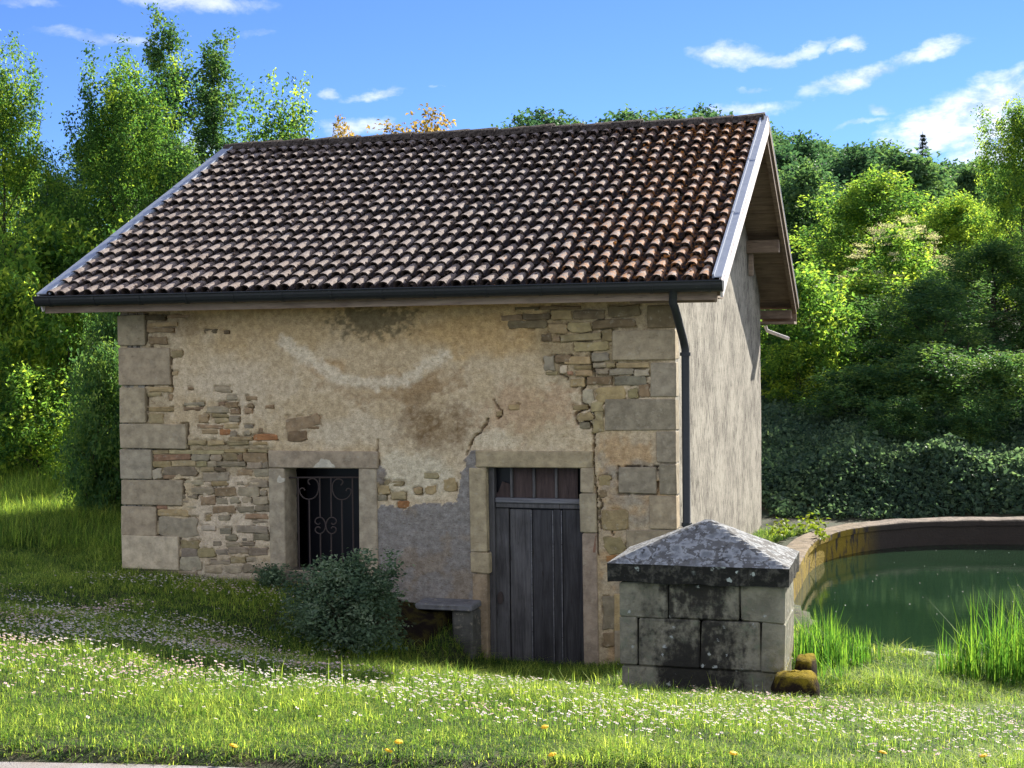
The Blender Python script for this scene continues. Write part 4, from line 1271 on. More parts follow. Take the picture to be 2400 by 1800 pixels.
def build_openings():
    # ---------------- window
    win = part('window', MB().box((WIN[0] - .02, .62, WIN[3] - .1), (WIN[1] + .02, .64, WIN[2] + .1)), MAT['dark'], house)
    def block(name, a, b, c, d, col, parent, proud=.03, depth=.30, bev=.01, jit=.006, lo=None, hi=None):
        p, q = on_y(a, d, -proud), on_y(c, b, -proud)
        x0, x1 = (lo if lo is not None else p[0]), (hi if hi is not None else q[0])
        return part(name, MB().bbox((x0, -proud, p[2]), (x1, depth, q[2]), bev, jit), MAT['stone'], parent, color=col)
    block('window_lintel', 628, 1058, 886, 1095.5, (.36, .295, .21), win, .035)
    block('jamb_stone', 633, 1098, 670, 1345, (.38, .325, .235), win, .032, hi=WIN[0])
    block('jamb_stone', 845, 1098, 882, 1345, (.38, .325, .235), win, .032, lo=WIN[1])
    part('window_sill', MB().bbox((WIN[0] - .05, -.03, WIN[3] - .12), (WIN[1] + .05, .3, WIN[3]), .01, .004), MAT['stone'], win, color=(.2, .18, .14))
    # lumps of old lime on the lintel and jamb
    for poly, yy in (([(740, 308), (775, 262), (815, 235), (840, 192), (905, 200), (950, 215), (985, 262), (1010, 272), (1028, 308)], -.039), ([(272, 500), (275, 455), (300, 408), (330, 440), (372, 450), (366, 490), (320, 508)], -.036)):
        P = [on_y(600 + x / 5.53, 1040 + y / 5.53, yy) for x, y in poly]
        m = MB(); m.prism([(p[0], p[2]) for p in P], 1, yy, yy + .02)
        part('lime_patch', m, MAT['stone'], win, color=(.60, .56, .45))
    Y = .10

    def gp(x, y):
        return tuple(on_y(600 + x / 5.53, 1040 + y / 5.53, Y))
    part('grille_rail', MB().tube([gp(410, 438), gp(1352, 436)], .010, 6), MAT['iron'], win)
    for x, y0, y1 in ((545, 440, 1640), (690, 720, 1640), (825, 440, 950), (970, 440, 950), (1112, 722, 1640), (1250, 440, 1640), (835, 1165, 1640), (975, 1165, 1640)):
        part('grille_bar', MB().tube([gp(x, y0), gp(x + (y1 - y0) * .014, y1)], .009, 6), MAT['iron'], win)
    big = [(700, 530), (680, 510), (675, 480), (705, 455), (750, 452), (795, 490), (812, 560), (795, 650), (745, 705), (680, 720), (615, 700), (575, 650), (565, 600), (590, 575), (620, 580), (632, 605)]
    small = [(832, 1025), (815, 1045), (785, 1040), (765, 1010), (780, 970), (830, 953), (875, 980), (900, 1040), (900, 1080), (880, 1135), (835, 1165), (790, 1155), (768, 1120), (780, 1085), (815, 1078), (832, 1097)]

    def smooth_path(P):
        out = []
        for i in range(len(P) - 1):
            p0, p1, p2, p3 = [np.array(P[min(max(j, 0), len(P) - 1)], float) for j in (i - 1, i, i + 1, i + 2)]
            for t in (0, .5):
                out.append(tuple(.5 * (2 * p1 + (p2 - p0) * t + (2 * p0 - 5 * p1 + 4 * p2 - p3) * t * t + (3 * p1 - p0 - 3 * p2 + p3) * t ** 3)))
        return out + [P[-1]]
    for P in (big, [(1800 - x, y + 6) for x, y in big], small, [(1808 - x, y) for x, y in small]):
        part('grille_scroll', MB().tube([gp(*q) for q in smooth_path(P)], .008, 5), MAT['iron'], win, smooth=True)
    # ---------------- door
    zb = -2.16
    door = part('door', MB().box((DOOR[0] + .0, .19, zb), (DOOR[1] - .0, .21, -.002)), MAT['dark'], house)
    block('door_lintel', 1114, 1059, 1387, 1095, (.38, .315, .20), door, .035)
    lx = DOOR[0] - .015
    block('jamb_stone', 1102, 1097, 1136, 1294, (.40, .335, .215), door, .028, hi=lx)
    block('jamb_stone', 1103, 1296, 1139, 1343, (.40, .335, .215), door, .034, hi=lx + .03)
    block('jamb_stone', 1109, 1346, 1147, 1580, (.31, .24, .16), door, .022, hi=lx)
    block('jamb_stone', 1357, 1097, 1391, 1155, (.37, .31, .215), door, .028, lo=DOOR[1])
    block('jamb_stone', 1357, 1157, 1396, 1249, (.38, .325, .225), door, .045, lo=DOOR[1] - .01)
    block('jamb_stone', 1362, 1251, 1399, 1580, (.35, .28, .215), door, .024, lo=DOOR[1] + .01)
    block('jamb_stone', 1377, 1255, 1398, 1296, (.26, .145, .10), door, .026)
    Yd = .12

    def dz(y):
        return float(on_y(1250, 1040 + y / 2.9625, Yd)[2])
    # side post and transom
    part('door_post', MB().box((DOOR[0] - .012, .07, zb), (DOOR[0] + .05, .17, -.004)), MAT['doorwood'], door)
    part('transom_rail', MB().bbox((DOOR[0] + .052, .075, dz(412)), (DOOR[1] - .004, .16, dz(378)), .012, .002), MAT['rail'], door)
    part('transom_rail', MB().bbox((DOOR[0] + .052, .10, dz(446)), (DOOR[1] - .004, .16, dz(414)), .006, .002), MAT['doorwood'], door)
    xs = [float(on_y(1080 + v / 2.9625, 1130, Yd)[0]) for v in (215, 355, 510, 665, 820)]
    for k in range(4):
        z0, z1 = dz(376), -.004
        x0, x1 = xs[k] + .016, min(xs[k + 1] - .016, DOOR[1] - .003)
        if k == 0:                           # broken board: only its foot is left
            m = MB().add([(x0, .13, z0), (x1, .13, z0), (x1, .13, z0 + .14), (x0 + .10, .13, z0 + .17), (x0 + .05, .13, z0 + .05), (x0, .13, z0 + .04)] + [(x0, .15, z0), (x1, .15, z0), (x1, .15, z0 + .14), (x0 + .10, .15, z0 + .17), (x0 + .05, .15, z0 + .05), (x0, .15, z0 + .04)], [[0, 1, 2, 3, 4, 5], [11, 10, 9, 8, 7, 6]] + [[i, 6 + i, 6 + (i + 1) % 6, (i + 1) % 6] for i in range(6)])
            part('transom_board', m, MAT['transom'], door, label='broken transom board with a black gap above it')
        else:
            part('transom_board', MB().box((x0, .13, z0), (x1, .15, z1)), MAT['transom'], door)
    for v in xs[1:4]:
        part('glazing_bar', MB().bbox((v - .014, .095, dz(376)), (v + .014, .135, -.004), .005, 0), MAT['doorwood'], door)
    # planks
    xt = [float(on_y(1080 + v / 2.9625, 1200, Yd)[0]) for v in (203, 337, 490, 640, 700, 822)]
    gaps = .013
    for k in range(5):
        x0, x1 = xt[k] + gaps / 2, xt[k + 1] - gaps / 2
        if k == 4:
            x1 = DOOR[1] - .006
        f = .118 + random.uniform(-.006, .006)
        part('plank', MB().bbox((x0, f, zb), (x1, f + .04, dz(450) - random.uniform(0, .02)), .006, .002), MAT['doorwood' if k < 2 else 'doordark'], door)
    for k in range(1, 5):                    # worn pale cover strips at the joints
        if k == 1:
            continue
        tp = .006
        part('cover_strip', MB().bbox((xt[k] - tp, .104, zb), (xt[k] + tp, .118, dz(460)), .003, .001), MAT['rail'], door)
    p = on_y(1080 + 275 / 2.9625, 1040 + 1070 / 2.9625, .11)
    m = MB()
    ov = [(p[0] + .034 * math.cos(2 * math.pi * k / 12), p[2] + .07 * math.sin(2 * math.pi * k / 12)) for k in range(12)]
    m.prism(ov, 1, .103, .116)
    part('lock_plate', m, MAT['iron'], door)
    part('door_sill', MB().bbox((DOOR[0] - .1, -.12, zb - .1), (DOOR[1] + .1, .3, zb), .01, .004), MAT['stone'], door, color=(.2, .18, .15))


build_walls()
build_roof()
build_openings()


# ------------------------------------------------------------------ stone pillar in front of the corner
def build_pillar():
    yf = -2.90
    L = on_y(1451.5, 1450, yf); Rr = on_y(1839.5, 1450, yf)
    x0, x1 = float(L[0]), float(Rr[0])
    dpt = .86
    zc0 = float(on_y(1640, 1368, yf)[2]); zmid = float(on_y(1640, 1454, yf)[2]); zbt = float(on_y(1640, 1568, yf)[2]) + .0
    root = empty('stone_pillar', ((x0 + x1) / 2, yf + dpt / 2, zbt - .3), 'squat square stone pillar with a lichened pyramid cap beside the house corner', 'stone pillar')
    w = x1 - x0
    rr = random.Random(3)

    def seg(z0, z1, cuts):
        xs = [x0] + [x0 + w * c for c in cuts] + [x1]
        for a, b in zip(xs[:-1], xs[1:]):
            m = MB().bbox((a + .0015, yf - rr.uniform(0, .008), z0 + .0015), (b - .0015, yf + dpt, z1 - .0015), .012, .009, rr)
            part('block', m, MAT['block'], root)
    seg(zmid, zc0, (.30, .735))
    seg(zbt, zmid, (.115, .50, .86))
    part('footing', MB().bbox((x0 + .015, yf + .02, zbt - .5), (x1 - .015, yf + dpt - .02, zbt - .002), .02, .01, rr), MAT['block'], root)
    # cap: slab with a low pyramid, fine enough to carry chips along its edges
    ov = .075
    cx0, cx1, cy0, cy1 = x0 - ov - .01, x1 + ov - .03, yf - ov, yf + dpt + ov
    ze = float(on_y(1640, 1327, cy0)[2])
    cy = (cy0 + cy1) / 2
    ap = on_y(1660, 1214, cy)
    cx = float(ap[0]); za = float(ap[2])
    n = 26
    V, Fc = [], []
    r2 = np.random.default_rng(4)
    idx = {}
    for j in range(n + 1):
        for i in range(n + 1):
            u, v = i / n, j / n
            x = cx0 + (cx1 - cx0) * u; y = cy0 + (cy1 - cy0) * v
            e = min(u, 1 - u, v, 1 - v) * 2
            # pyramid whose apex sits at (cx, cy)
            tx = (x - cx0) / (cx - cx0) if x < cx else (cx1 - x) / (cx1 - cx)
            ty = (y - cy0) / (cy - cy0) if y < cy else (cy1 - y) / (cy1 - cy)
            t = min(tx, ty)
            z = ze + (za - ze) * t + .012 * (fbm(x * 9, y * 9, 71, 3) - .5)
            idx[i, j] = len(V); V.append((x, y, z))
    for j in range(n):
        for i in range(n):
            Fc.append([idx[i, j], idx[i + 1, j], idx[i + 1, j + 1], idx[i, j + 1]])
    ring = [(i, 0) for i in range(n)] + [(n, j) for j in range(n)] + [(n - i, n) for i in range(n)] + [(0, n - j) for j in range(n)]
    lowr = []
    for q in ring:
        x, y, z = V[idx[q]]
        lowr.append(len(V)); V.append((x + .014 * (vnoise(x * 12, y * 12, 5) - .5), y + .014 * (vnoise(x * 12, y * 12, 6) - .5), zc0 + .004 + .02 * (vnoise(x * 9, y * 9, 7) - .5)))
    for k in range(len(ring)):
        k2 = (k + 1) % len(ring)
        Fc.append([idx[ring[k]], lowr[k], lowr[k2], idx[ring[k2]]])
    Fc.append(lowr[::-1])
    V = np.array(V)
    obj('cap', raw_mesh('cap', V, Fc, [MAT['cap']], False), root)
    # mossy foot stones on the right
    for (xa, ya, za_, xb, yb, zb_) in ((x1 - .09, yf - .40, -1.80, x1 + .29, yf + .02, -1.335), (x1 + .03, yf + .35, -1.75, x1 + .21, yf + .80, -1.37)):
        V = []
        sq = []
        n = 9
        ro = random.Random(int(xa * 100))
        c = np.array([(xa + xb) / 2, (ya + yb) / 2, (za_ + zb_) / 2]); h = np.array([(xb - xa) / 2, (yb - ya) / 2, (zb_ - za_) / 2])
        for j in range(n):
            ph = -math.pi / 2 + math.pi * j / (n - 1)
            for k in range(14):
                th = 2 * math.pi * k / 14
                d = np.array([math.cos(ph) * math.cos(th), math.cos(ph) * math.sin(th), math.sin(ph)])
                q = (np.abs(d) ** 5).sum() ** (-1 / 5)
                V.append(c + d * h * min(q, 1.45) * (1 + .05 * ro.uniform(-1, 1)))
        Fs = [[j * 14 + k, j * 14 + (k + 1) % 14, (j + 1) * 14 + (k + 1) % 14, (j + 1) * 14 + k] for j in range(n - 1) for k in range(14)]
        m = MB(); m.add(V, Fs)
        part('foot_stone', m, MAT['mossy'], root, smooth=True, label='foot stone overgrown with yellow moss')
    return x0, x1, yf, dpt


PILLAR = build_pillar()


# ------------------------------------------------------------------ stone ledge beside the door
def build_ledge():
    y0 = -.34
    a = on_y(972, 1402, y0); b = on_y(1072, 1424, y0)
    z1 = float(on_y(1040, 1416, y0)[2]); z0 = float(on_y(1040, 1424, y0)[2])
    xr = -2.13
    root = empty('stone_ledge', (a[0] / 2 + xr / 2, -.2, -2.0), 'low grey stone ledge on a rendered support left of the door', 'ledge')
    part('slab', MB().bbox((a[0], y0, z1 - .07), (xr, -.012, z1), .012, .006), MAT['stone'], root, color=(.17, .175, .185))
    part('support', MB().bbox((xr - .24, y0 + .03, -2.3), (xr - .01, -.012, z1 - .072), .02, .012), MAT['stone'], root, color=(.105, .105, .095))
    # mossy earth heap under the slab, held by two thin stones
    r = random.Random(2)
    V, Fs = [], []
    nx, ny = 34, 26
    for j in range(ny):
        for i in range(nx):
            u, v = i / (nx - 1), j / (ny - 1)
            x = a[0] - .75 + u * (xr - .26 - a[0] + .75); y = -.02 - v * 1.5
            top = max(-1.42 - .10 * u - .34 * v, float(ground(x, y)) + .02)
            z = top + .17 * (fbm(x * 6, y * 6, 81, 4) - .42) - sstep(u, .95, 1.0) * .5 - sstep(v, .85, 1) * .3 - sstep(u, .12, 0) * .25
            V.append((x, y, z))
    for j in range(ny - 1):
        for i in range(nx - 1):
            q = j * nx + i
            Fs.append([q, q + nx, q + nx + 1, q + 1])
    o = obj('moss_bank', raw_mesh('moss_bank', np.array(V), Fs, [MAT['bankmoss']], True))
    tag(o, kind='stuff')


build_ledge()


# ------------------------------------------------------------------ pond wall
def build_pond_wall():
    root = empty('pond_wall', (1.0, 6.0, RIM_Z - .5), 'low curved stone wall around the far side of the green pond', 'wall')
    # from behind the pillar round the far side to the right
    ths = np.linspace(math.pi + .62, -0.30 * math.pi, 130)

    def pt(th, off):
        c, s = math.cos(th), math.sin(th)
        return np.array([PC[0] + (PA + off) * math.copysign(abs(c) ** (2 / PN), c), PC[1] + (PB + off) * math.copysign(abs(s) ** (2 / PN), s)])
    sec = [(0.02, -2.6), (0.0, -1.78), (0.0, RIM_Z - .10), (-.03, RIM_Z - .095), (-.03, RIM_Z - .01), (0.0, RIM_Z), (.27, RIM_Z + .008), (.30, RIM_Z - .02), (.30, -2.6)]
    V = []
    ns = len(sec)
    for th in ths:
        for o, z in sec:
            if th > math.pi:
                p = np.array([PC[0] - PA - o, PC[1] - (th - math.pi) / .62 * 4.2])
            else:
                p = pt(th, o)
            nz = (fbm(p[0] * 4, p[1] * 4 + z * 5, 91, 3) - .5)
            V.append((p[0] + nz * .03, p[1] + nz * .03, z + nz * .03))
    Fs = [[i * ns + k, i * ns + k + 1, (i + 1) * ns + k + 1, (i + 1) * ns + k] for i in range(len(ths) - 1) for k in range(ns - 1)]
    Fs += [list(range(ns))[::-1], [(len(ths) - 1) * ns + k for k in range(ns)]]
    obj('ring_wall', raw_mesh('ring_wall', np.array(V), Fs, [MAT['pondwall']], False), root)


build_pond_wall()


# ------------------------------------------------------------------ foliage
def leaves(P, out, size, rng, up=.6, outw=.5, tint=None, fold=.25, aspect=.55):
    """kite shaped folded leaves at P; returns verts (4n,3), faces (2n,3), tint (4n)"""
    n = len(P)
    nr = rng.normal(size=(n, 3)) * .75 + np.array([0, 0, up]) + out * outw
    nr /= np.linalg.norm(nr, axis=1, keepdims=True) + 1e-9
    d = rng.normal(size=(n, 3)) + out * .5 + np.array([0, 0, -.35])
    d -= (d * nr).sum(1, keepdims=True) * nr
    d /= np.linalg.norm(d, axis=1, keepdims=True) + 1e-9
    s = np.cross(nr, d)
    ln = (size * rng.uniform(.65, 1.3, n))[:, None]
    w = ln * aspect
    b = P
    t = P + d * ln
    mid = P + d * ln * .45
    l = mid + s * w * .5 + nr * w * fold
    r = mid - s * w * .5 + nr * w * fold
    V = np.stack([b, l, t, r], 1).reshape(-1, 3)
    k = np.arange(n) * 4
    Fc = np.stack([np.stack([k, k + 2, k + 1], 1), np.stack([k, k + 3, k + 2], 1)], 1).reshape(-1, 3)
    if tint is None:
        tint = rng.uniform(.1, .9, n)
    return V, Fc, np.repeat(np.clip(tint, 0, 1), 4)


def crown_clusters(rng, H, R, z0, n_lobes, per_lobe, style):
    """centres of leafy twigs, their outward direction and the limbs that carry them"""
    lobes = []
    for i in range(n_lobes):
        f = (i + rng.uniform(.2, .8)) / n_lobes
        h = z0 + (H - z0) * f
        if style == 'spire':
            pr = .30 + .70 * (1 - f) ** .8 if f > .25 else .75
        elif style == 'cone':
            pr = 1.05 - f
        else:
            pr = math.sqrt(max(.05, 1 - (2 * f - .9) ** 2 * .95))
        a = i * 2.399 + rng.uniform(-.5, .5)
        rr = R * pr * rng.uniform(.25, .72)
        lobes.append((np.array([rr * math.cos(a), rr * math.sin(a), h]), R * rng.uniform(.28, .46) * (.55 + .45 * pr)))
    C, O = [], []
    for c, r in lobes:
        d = rng.normal(size=(per_lobe, 3)); d[:, 2] *= .9
        d /= np.linalg.norm(d, axis=1, keepdims=True)
        rad = r * rng.uniform(.55, 1.12, (per_lobe, 1))
        q = c + d * rad * np.array([1, 1, 1.15 if style != 'round' else .9])
        ax = np.array([0, 0, z0 + (H - z0) * .35])
        o = q - ax; o /= np.linalg.norm(o, axis=1, keepdims=True) + 1e-9
        C.append(q); O.append(.5 * d + .5 * o)
    return np.concatenate(C), np.concatenate(O), lobes


def crown(seed, H, R, z0, n_lobes, per_lobe, per_cl, leaf, style='round', spray=None, shoots=0):
    rng = np.random.default_rng(seed)
    C, O, lobes = crown_clusters(rng, H, R, z0, n_lobes, per_lobe, style)
    if shoots:                                # upright leafy leaders through the top of the crown
        a = rng.uniform(0, 2 * math.pi, shoots); rr = R * .75 * np.sqrt(rng.uniform(0, 1, shoots))
        base = np.stack([rr * np.cos(a), rr * np.sin(a), np.full(shoots, H * .72)], 1)
        top = H * rng.uniform(.92, 1.10, shoots)
        ex = []
        for b, t in zip(base, top):
            k = max(4, int((t - b[2]) / .22))
            zz = np.linspace(b[2], t, k)
            ex.append(np.stack([b[0] + rng.normal(0, .10, k), b[1] + rng.normal(0, .10, k), zz], 1))
        ex = np.concatenate(ex)
        C = np.concatenate([C, ex]); O = np.concatenate([O, np.tile([0, 0, .8], (len(ex), 1))])
    n = len(C)
    sp = spray or R * .13
    k = rng.integers(int(per_cl * .5), int(per_cl * 1.5), n)
    ci = np.repeat(np.arange(n), k)
    t = rng.uniform(-.6, 1.1, len(ci))[:, None]
    P = C[ci] + O[ci] * t * sp * 1.5 + rng.normal(size=(len(ci), 3)) * sp * .55 * (1.15 - .5 * t)
    P[:, 2] -= (t[:, 0].clip(0) ** 2) * sp * .5
    clt = rng.normal(.45, .30, n)[ci] + rng.normal(0, .14, len(ci))
    V, Fc, T = leaves(P, O[ci], leaf, rng, tint=clt)
    return V, Fc, T, lobes, C


def trunk_mb(seed, H, z0, lobes, r0, extra=None):
    r = random.Random(seed)
    m = MB()
    top = H * .8
    k = 8
    path = [(r.uniform(-.03, .03) * H * .35 * i / k, r.uniform(-.03, .03) * H * .35 * i / k, top * i / k - (.3 if i == 0 else 0)) for i in range(k + 1)]
    m.tube(path, [r0 * (1 - .88 * i / k) for i in range(k + 1)], 8)
    for c, rad in lobes:
        zb = max(z0 * .6, c[2] - rad * 1.2 - .25 * math.hypot(c[0], c[1]))
        zb = min(zb, top * .93)
        i = min(k - 1, int(zb / top * k)); t = zb / top * k - i
        b = np.array(path[i]) * (1 - t) + np.array(path[i + 1]) * t
        c = np.array(c)
        rr = r0 * (1 - .88 * zb / top) * .55
        mid = (b + c) / 2 + np.array([r.uniform(-.1, .1), r.uniform(-.1, .1), -.1]) * rad
        m.tube([b, mid, c], [rr, rr * .65, rr * .25], 5, False)
        for _ in range(3):
            e = c + np.array([r.uniform(-1, 1), r.uniform(-1, 1), r.uniform(-.2, 1)]) * rad * .9
            m.tube([mid * .3 + c * .7, (c + e) / 2, e], [rr * .35, rr * .22, rr * .1], 4, False)
    return m


PROTO = {}


def tree_proto(key, mat, r0, **kw):
    V, Fc, T, lobes, C = crown(**kw)
    me = raw_mesh('crown', V, Fc, [MAT[mat]], False, {'tint': T})
    tm = trunk_mb(kw['seed'], kw['H'], kw['z0'], lobes, r0)
    tme = raw_mesh('trunk', np.array(tm.v), tm.f, [MAT['bark']], True)
    PROTO[key] = (me, tme, float(np.percentile(V[:, 2], 99.97)), kw['R'])


def place_tree(key, name, px, d, top_py, label, cat, group=None, width=None, rot=None, parts=('crown', 'trunk'), sink=.1, base_z=None):
    """stand a copy of a tree where a line of sight at px meets the ground d metres away"""
    me, tme, H, R = PROTO[key]
    p = at_depth(px, d)
    x, y = float(p[0]), float(p[1])
    z = float(ground(x, y)) - sink if base_z is None else base_z
    zt = z_at(px, top_py, d)
    sz = max(.3, (zt - z) / H)
    sx = sz if width is None else (width / F_PX * d / 2) / R
    root = empty(name, (x, y, z), label, cat, group, rot if rot is not None else random.uniform(0, 6.28))
    root.scale = (sx, sx, sz)
    for nm, m in zip(parts, (me, tme)):
        o = bpy.data.objects.new(nm, m)
        COL.objects.link(o); o.parent = root
    return root


def build_trees():
    tree_proto('ash', 'leaf_ash', .17, seed=11, H=9.0, R=2.6, z0=1.6, n_lobes=26, per_lobe=26, per_cl=50, leaf=.118, style='round', spray=.27, shoots=12)
    tree_proto('ash2', 'leaf_ash', .17, seed=12, H=9.0, R=2.6, z0=1.0, n_lobes=24, per_lobe=26, per_cl=50, leaf=.118, style='round', spray=.27, shoots=10)
    tree_proto('spire', 'leaf_dark', .12, seed=13, H=9.0, R=1.1, z0=2.5, n_lobes=16, per_lobe=12, per_cl=46, leaf=.115, style='spire', spray=.20, shoots=4)
    tree_proto('dark', 'leaf_dark', .2, seed=14, H=8.0, R=2.8, z0=.6, n_lobes=26, per_lobe=26, per_cl=50, leaf=.118, style='round', spray=.29, shoots=5)
    tree_proto('bush', 'leaf_bush', .06, seed=15, H=3.2, R=1.6, z0=.05, n_lobes=20, per_lobe=20, per_cl=22, leaf=.135, style='round', spray=.19, shoots=12)
    tree_proto('bush2', 'leaf_bush', .06, seed=16, H=3.2, R=1.8, z0=.05, n_lobes=18, per_lobe=20, per_cl=22, leaf=.14, style='round', spray=.21, shoots=7)
    tree_proto('darkbush', 'leaf_dark', .06, seed=26, H=3.2, R=1.8, z0=.05, n_lobes=18, per_lobe=24, per_cl=38, leaf=.11, style='round', spray=.21, shoots=6)
    tree_proto('thin', 'leaf_ash', .08, seed=17, H=7.0, R=1.4, z0=2.6, n_lobes=12, per_lobe=11, per_cl=32, leaf=.115, style='round', spray=.25, shoots=12)
    tree_proto('autumn', 'leaf_autumn', .1, seed=18, H=6.5, R=1.8, z0=2.4, n_lobes=14, per_lobe=13, per_cl=26, leaf=.15, style='round', spray=.25, shoots=0)
    tree_proto('broad', 'leaf_bush', .25, seed=19, H=8.0, R=3.6, z0=.4, n_lobes=34, per_lobe=26, per_cl=42, leaf=.16, style='round', spray=.32, shoots=0)
    G1 = 'trees behind the left end of the house'
    for k, a in enumerate([
            ('ash2', 'ash_tree', 15, 30, 95, 'tall leafy tree cut off by the left edge of the photo', 'tree', G1, 330),
            ('ash', 'ash_tree', 300, 29, 120, 'broad yellow-green tree with the widest crown, left behind the roof', 'tree', G1, 360),
            ('spire', 'narrow_tree', 400, 33, 22, 'slender dark tree with the highest tip in the photo', 'tree', G1, 170),
            ('spire', 'narrow_tree', 510, 33, 72, 'slender dark tree just right of the highest tip', 'tree', G1, 190),
            ('thin', 'young_tree', 660, 31, 170, 'airy young tree right above the upper left roof corner', 'tree', G1, 210),
            ('ash2', 'ash_tree', 560, 34, 300, 'lower green tree behind the upper left verge of the roof', 'tree', G1, 260),
            ('dark', 'dark_tree', 150, 34, 400, 'dark green tree filling the gap left of the widest crown', 'tree', G1, 330),
            ('dark', 'dark_tree', 430, 31, 330, 'dark green tree close behind the left verge of the roof', 'tree', G1, 330),
            ('dark', 'dark_tree', 60, 37, 350, 'dark tree behind the leafy tree at the left edge', 'tree', G1, 360),
            ('dark', 'dark_tree', 245, 37, 300, 'dark tree directly behind the widest crown', 'tree', G1, 360),
            ('dark', 'dark_tree', 350, 36, 240, 'dark tree under the two slender tips', 'tree', G1, 330),
            ('dark', 'dark_tree', -120, 31, 260, 'dark tree mostly outside the left edge of the photo', 'tree', G1, 330)]):
        place_tree(*a)
    G2 = 'bushes left of the house'
    for a in [
            ('bush', 'hazel_bush', 20, 26, 610, 'sunlit yellow-green bush at the left edge under the trees', 'bush', G2, 300),
            ('bush2', 'hazel_bush', 165, 25.5, 640, 'bright bush between the left edge and the eave of the house', 'bush', G2, 320),
            ('bush2', 'hazel_bush', 85, 24, 850, 'low bright bush above the tall meadow grass', 'bush', G2, 280),
            ('darkbush', 'dark_bush', 255, 20.5, 790, 'dark bush in shade pressed against the left wall of the house', 'bush', G2, 260),
            ('darkbush', 'dark_bush', 225, 20.5, 930, 'low dark bush at the left corner of the house', 'bush', G2, 150),
            ('darkbush', 'dark_bush', 290, 23.5, 640, 'tall dark bush behind the left corner under the eave', 'bush', G2, 240),
            ('bush2', 'hazel_bush', -50, 24.5, 780, 'bush cut by the left edge beside the meadow grass', 'bush', G2, 260),
            ('bush', 'hazel_bush', 330, 27, 500, 'bush peeping over the lower left verge of the roof', 'bush', G2, 300),
            ('bush', 'hazel_bush', 130, 28, 480, 'tall yellowish bush in front of the dark tree trunks', 'bush', G2, 380),
            ('bush2', 'hazel_bush', 185, 23.5, 960, 'low bush at the edge of the meadow grass beside the house', 'bush', G2, 170)]:
        place_tree(*a)
    place_tree('autumn', 'rusty_tree', 1000, 33, 250, 'rusty orange tree top showing over the middle of the ridge', 'tree', None, 270)
    place_tree('autumn', 'rusty_tree', 900, 33, 285, 'small rusty tree top left of the larger one over the ridge', 'tree', None, 260)
    place_tree('autumn', 'rusty_tree', 812, 33, 272, 'thin rusty twigs over the ridge, leftmost of three', 'tree', None, 150)
    G3 = 'trees and bushes beyond the pond'
    place_tree('broad', 'round_tree', 2050, 43, 392, 'round sunlit green tree right of the gable', 'tree', G3, 430)
    place_tree('broad', 'round_tree', 2250, 41, 452, 'green tree between the round tree and the right edge', 'tree', G3, 360)
    place_tree('ash', 'ash_tree', 2400, 36, 215, 'tall tree at the right edge with a thin leafy top', 'tree', G3, 260)
    place_tree('dark', 'dark_tree', 2330, 34, 560, 'dark bushy tree below the tall one at the right edge', 'tree', G3, 380)
    place_tree('bush2', 'hazel_bush', 1900, 31, 620, 'dense green bush right behind the gable overhang', 'bush', G3, 330)
    place_tree('bush', 'hazel_bush', 1875, 30, 790, 'sunlit yellow-green bush beside the gable wall', 'bush', G3, 210)
    place_tree('bush2', 'hazel_bush', 2040, 34, 640, 'green bush left below the cream blossom', 'bush', G3, 330)
    place_tree('dark', 'dark_tree', 2180, 31, 690, 'dark shaded bush above the bramble bank', 'bush', G3, 420)
    place_tree('dark', 'dark_tree', 2480, 33, 480, 'dark tree mostly outside the right edge', 'tree', G3, 300)
    place_tree('bush2', 'hazel_bush', 1770, 33, 600, 'green bush half hidden by the gable', 'bush', G3, 300)
    place_tree('darkbush', 'dark_bush', 2020, 28.5, 850, 'low dark bush on the bramble bank right of the sunlit bush', 'bush', G3, 330)
    place_tree('darkbush', 'dark_bush', 2190, 28, 800, 'dark bush on the bank above the middle of the pond wall', 'bush', G3, 380)
    place_tree('darkbush', 'dark_bush', 2350, 27, 820, 'dark bush on the bank at the right edge above the pond', 'bush', G3, 340)
    place_tree('darkbush', 'dark_bush', 2110, 26.5, 960, 'small dark bush low on the bramble bank', 'bush', G3, 240)
    place_tree('darkbush', 'dark_bush', 2290, 25.8, 1000, 'small dark bush just behind the pond wall to the right', 'bush', G3, 230)
    place_tree('darkbush', 'dark_bush', 1930, 33, 680, 'dark bush behind the sunlit bush at the gable', 'bush', G3, 300)
    r = place_tree('bush2', 'elder_bush', 2110, 36, 525, 'elder bush with sprays of cream blossom', 'bush', G3, 280)
    # blossom plates on the elder
    rng = np.random.default_rng(5)
    C = []
    H, R = PROTO['bush2'][2:]
    for k in range(90):
        a = rng.uniform(0, 6.28); q = rng.uniform(0, 1) ** .5
        c = np.array([R * 1.0 * q * math.cos(a), R * 1.0 * q * math.sin(a), H * (1.02 - .45 * q * q) + rng.normal(0, .1)])
        n = 45
        u = rng.normal(size=(n, 3)) * np.array([.10, .10, .025]) + c
        C.append(u)
    P = np.concatenate(C)
    V, Fc, T = leaves(P, np.tile([0, 0, .6], (len(P), 1)), .05, rng, up=1.2)
    o = bpy.data.objects.new('blossom', raw_mesh('blossom', V, Fc, [MAT['blossom']], False, {'tint': T}))
    COL.objects.link(o); o.parent = r; o['kind'] = 'stuff'
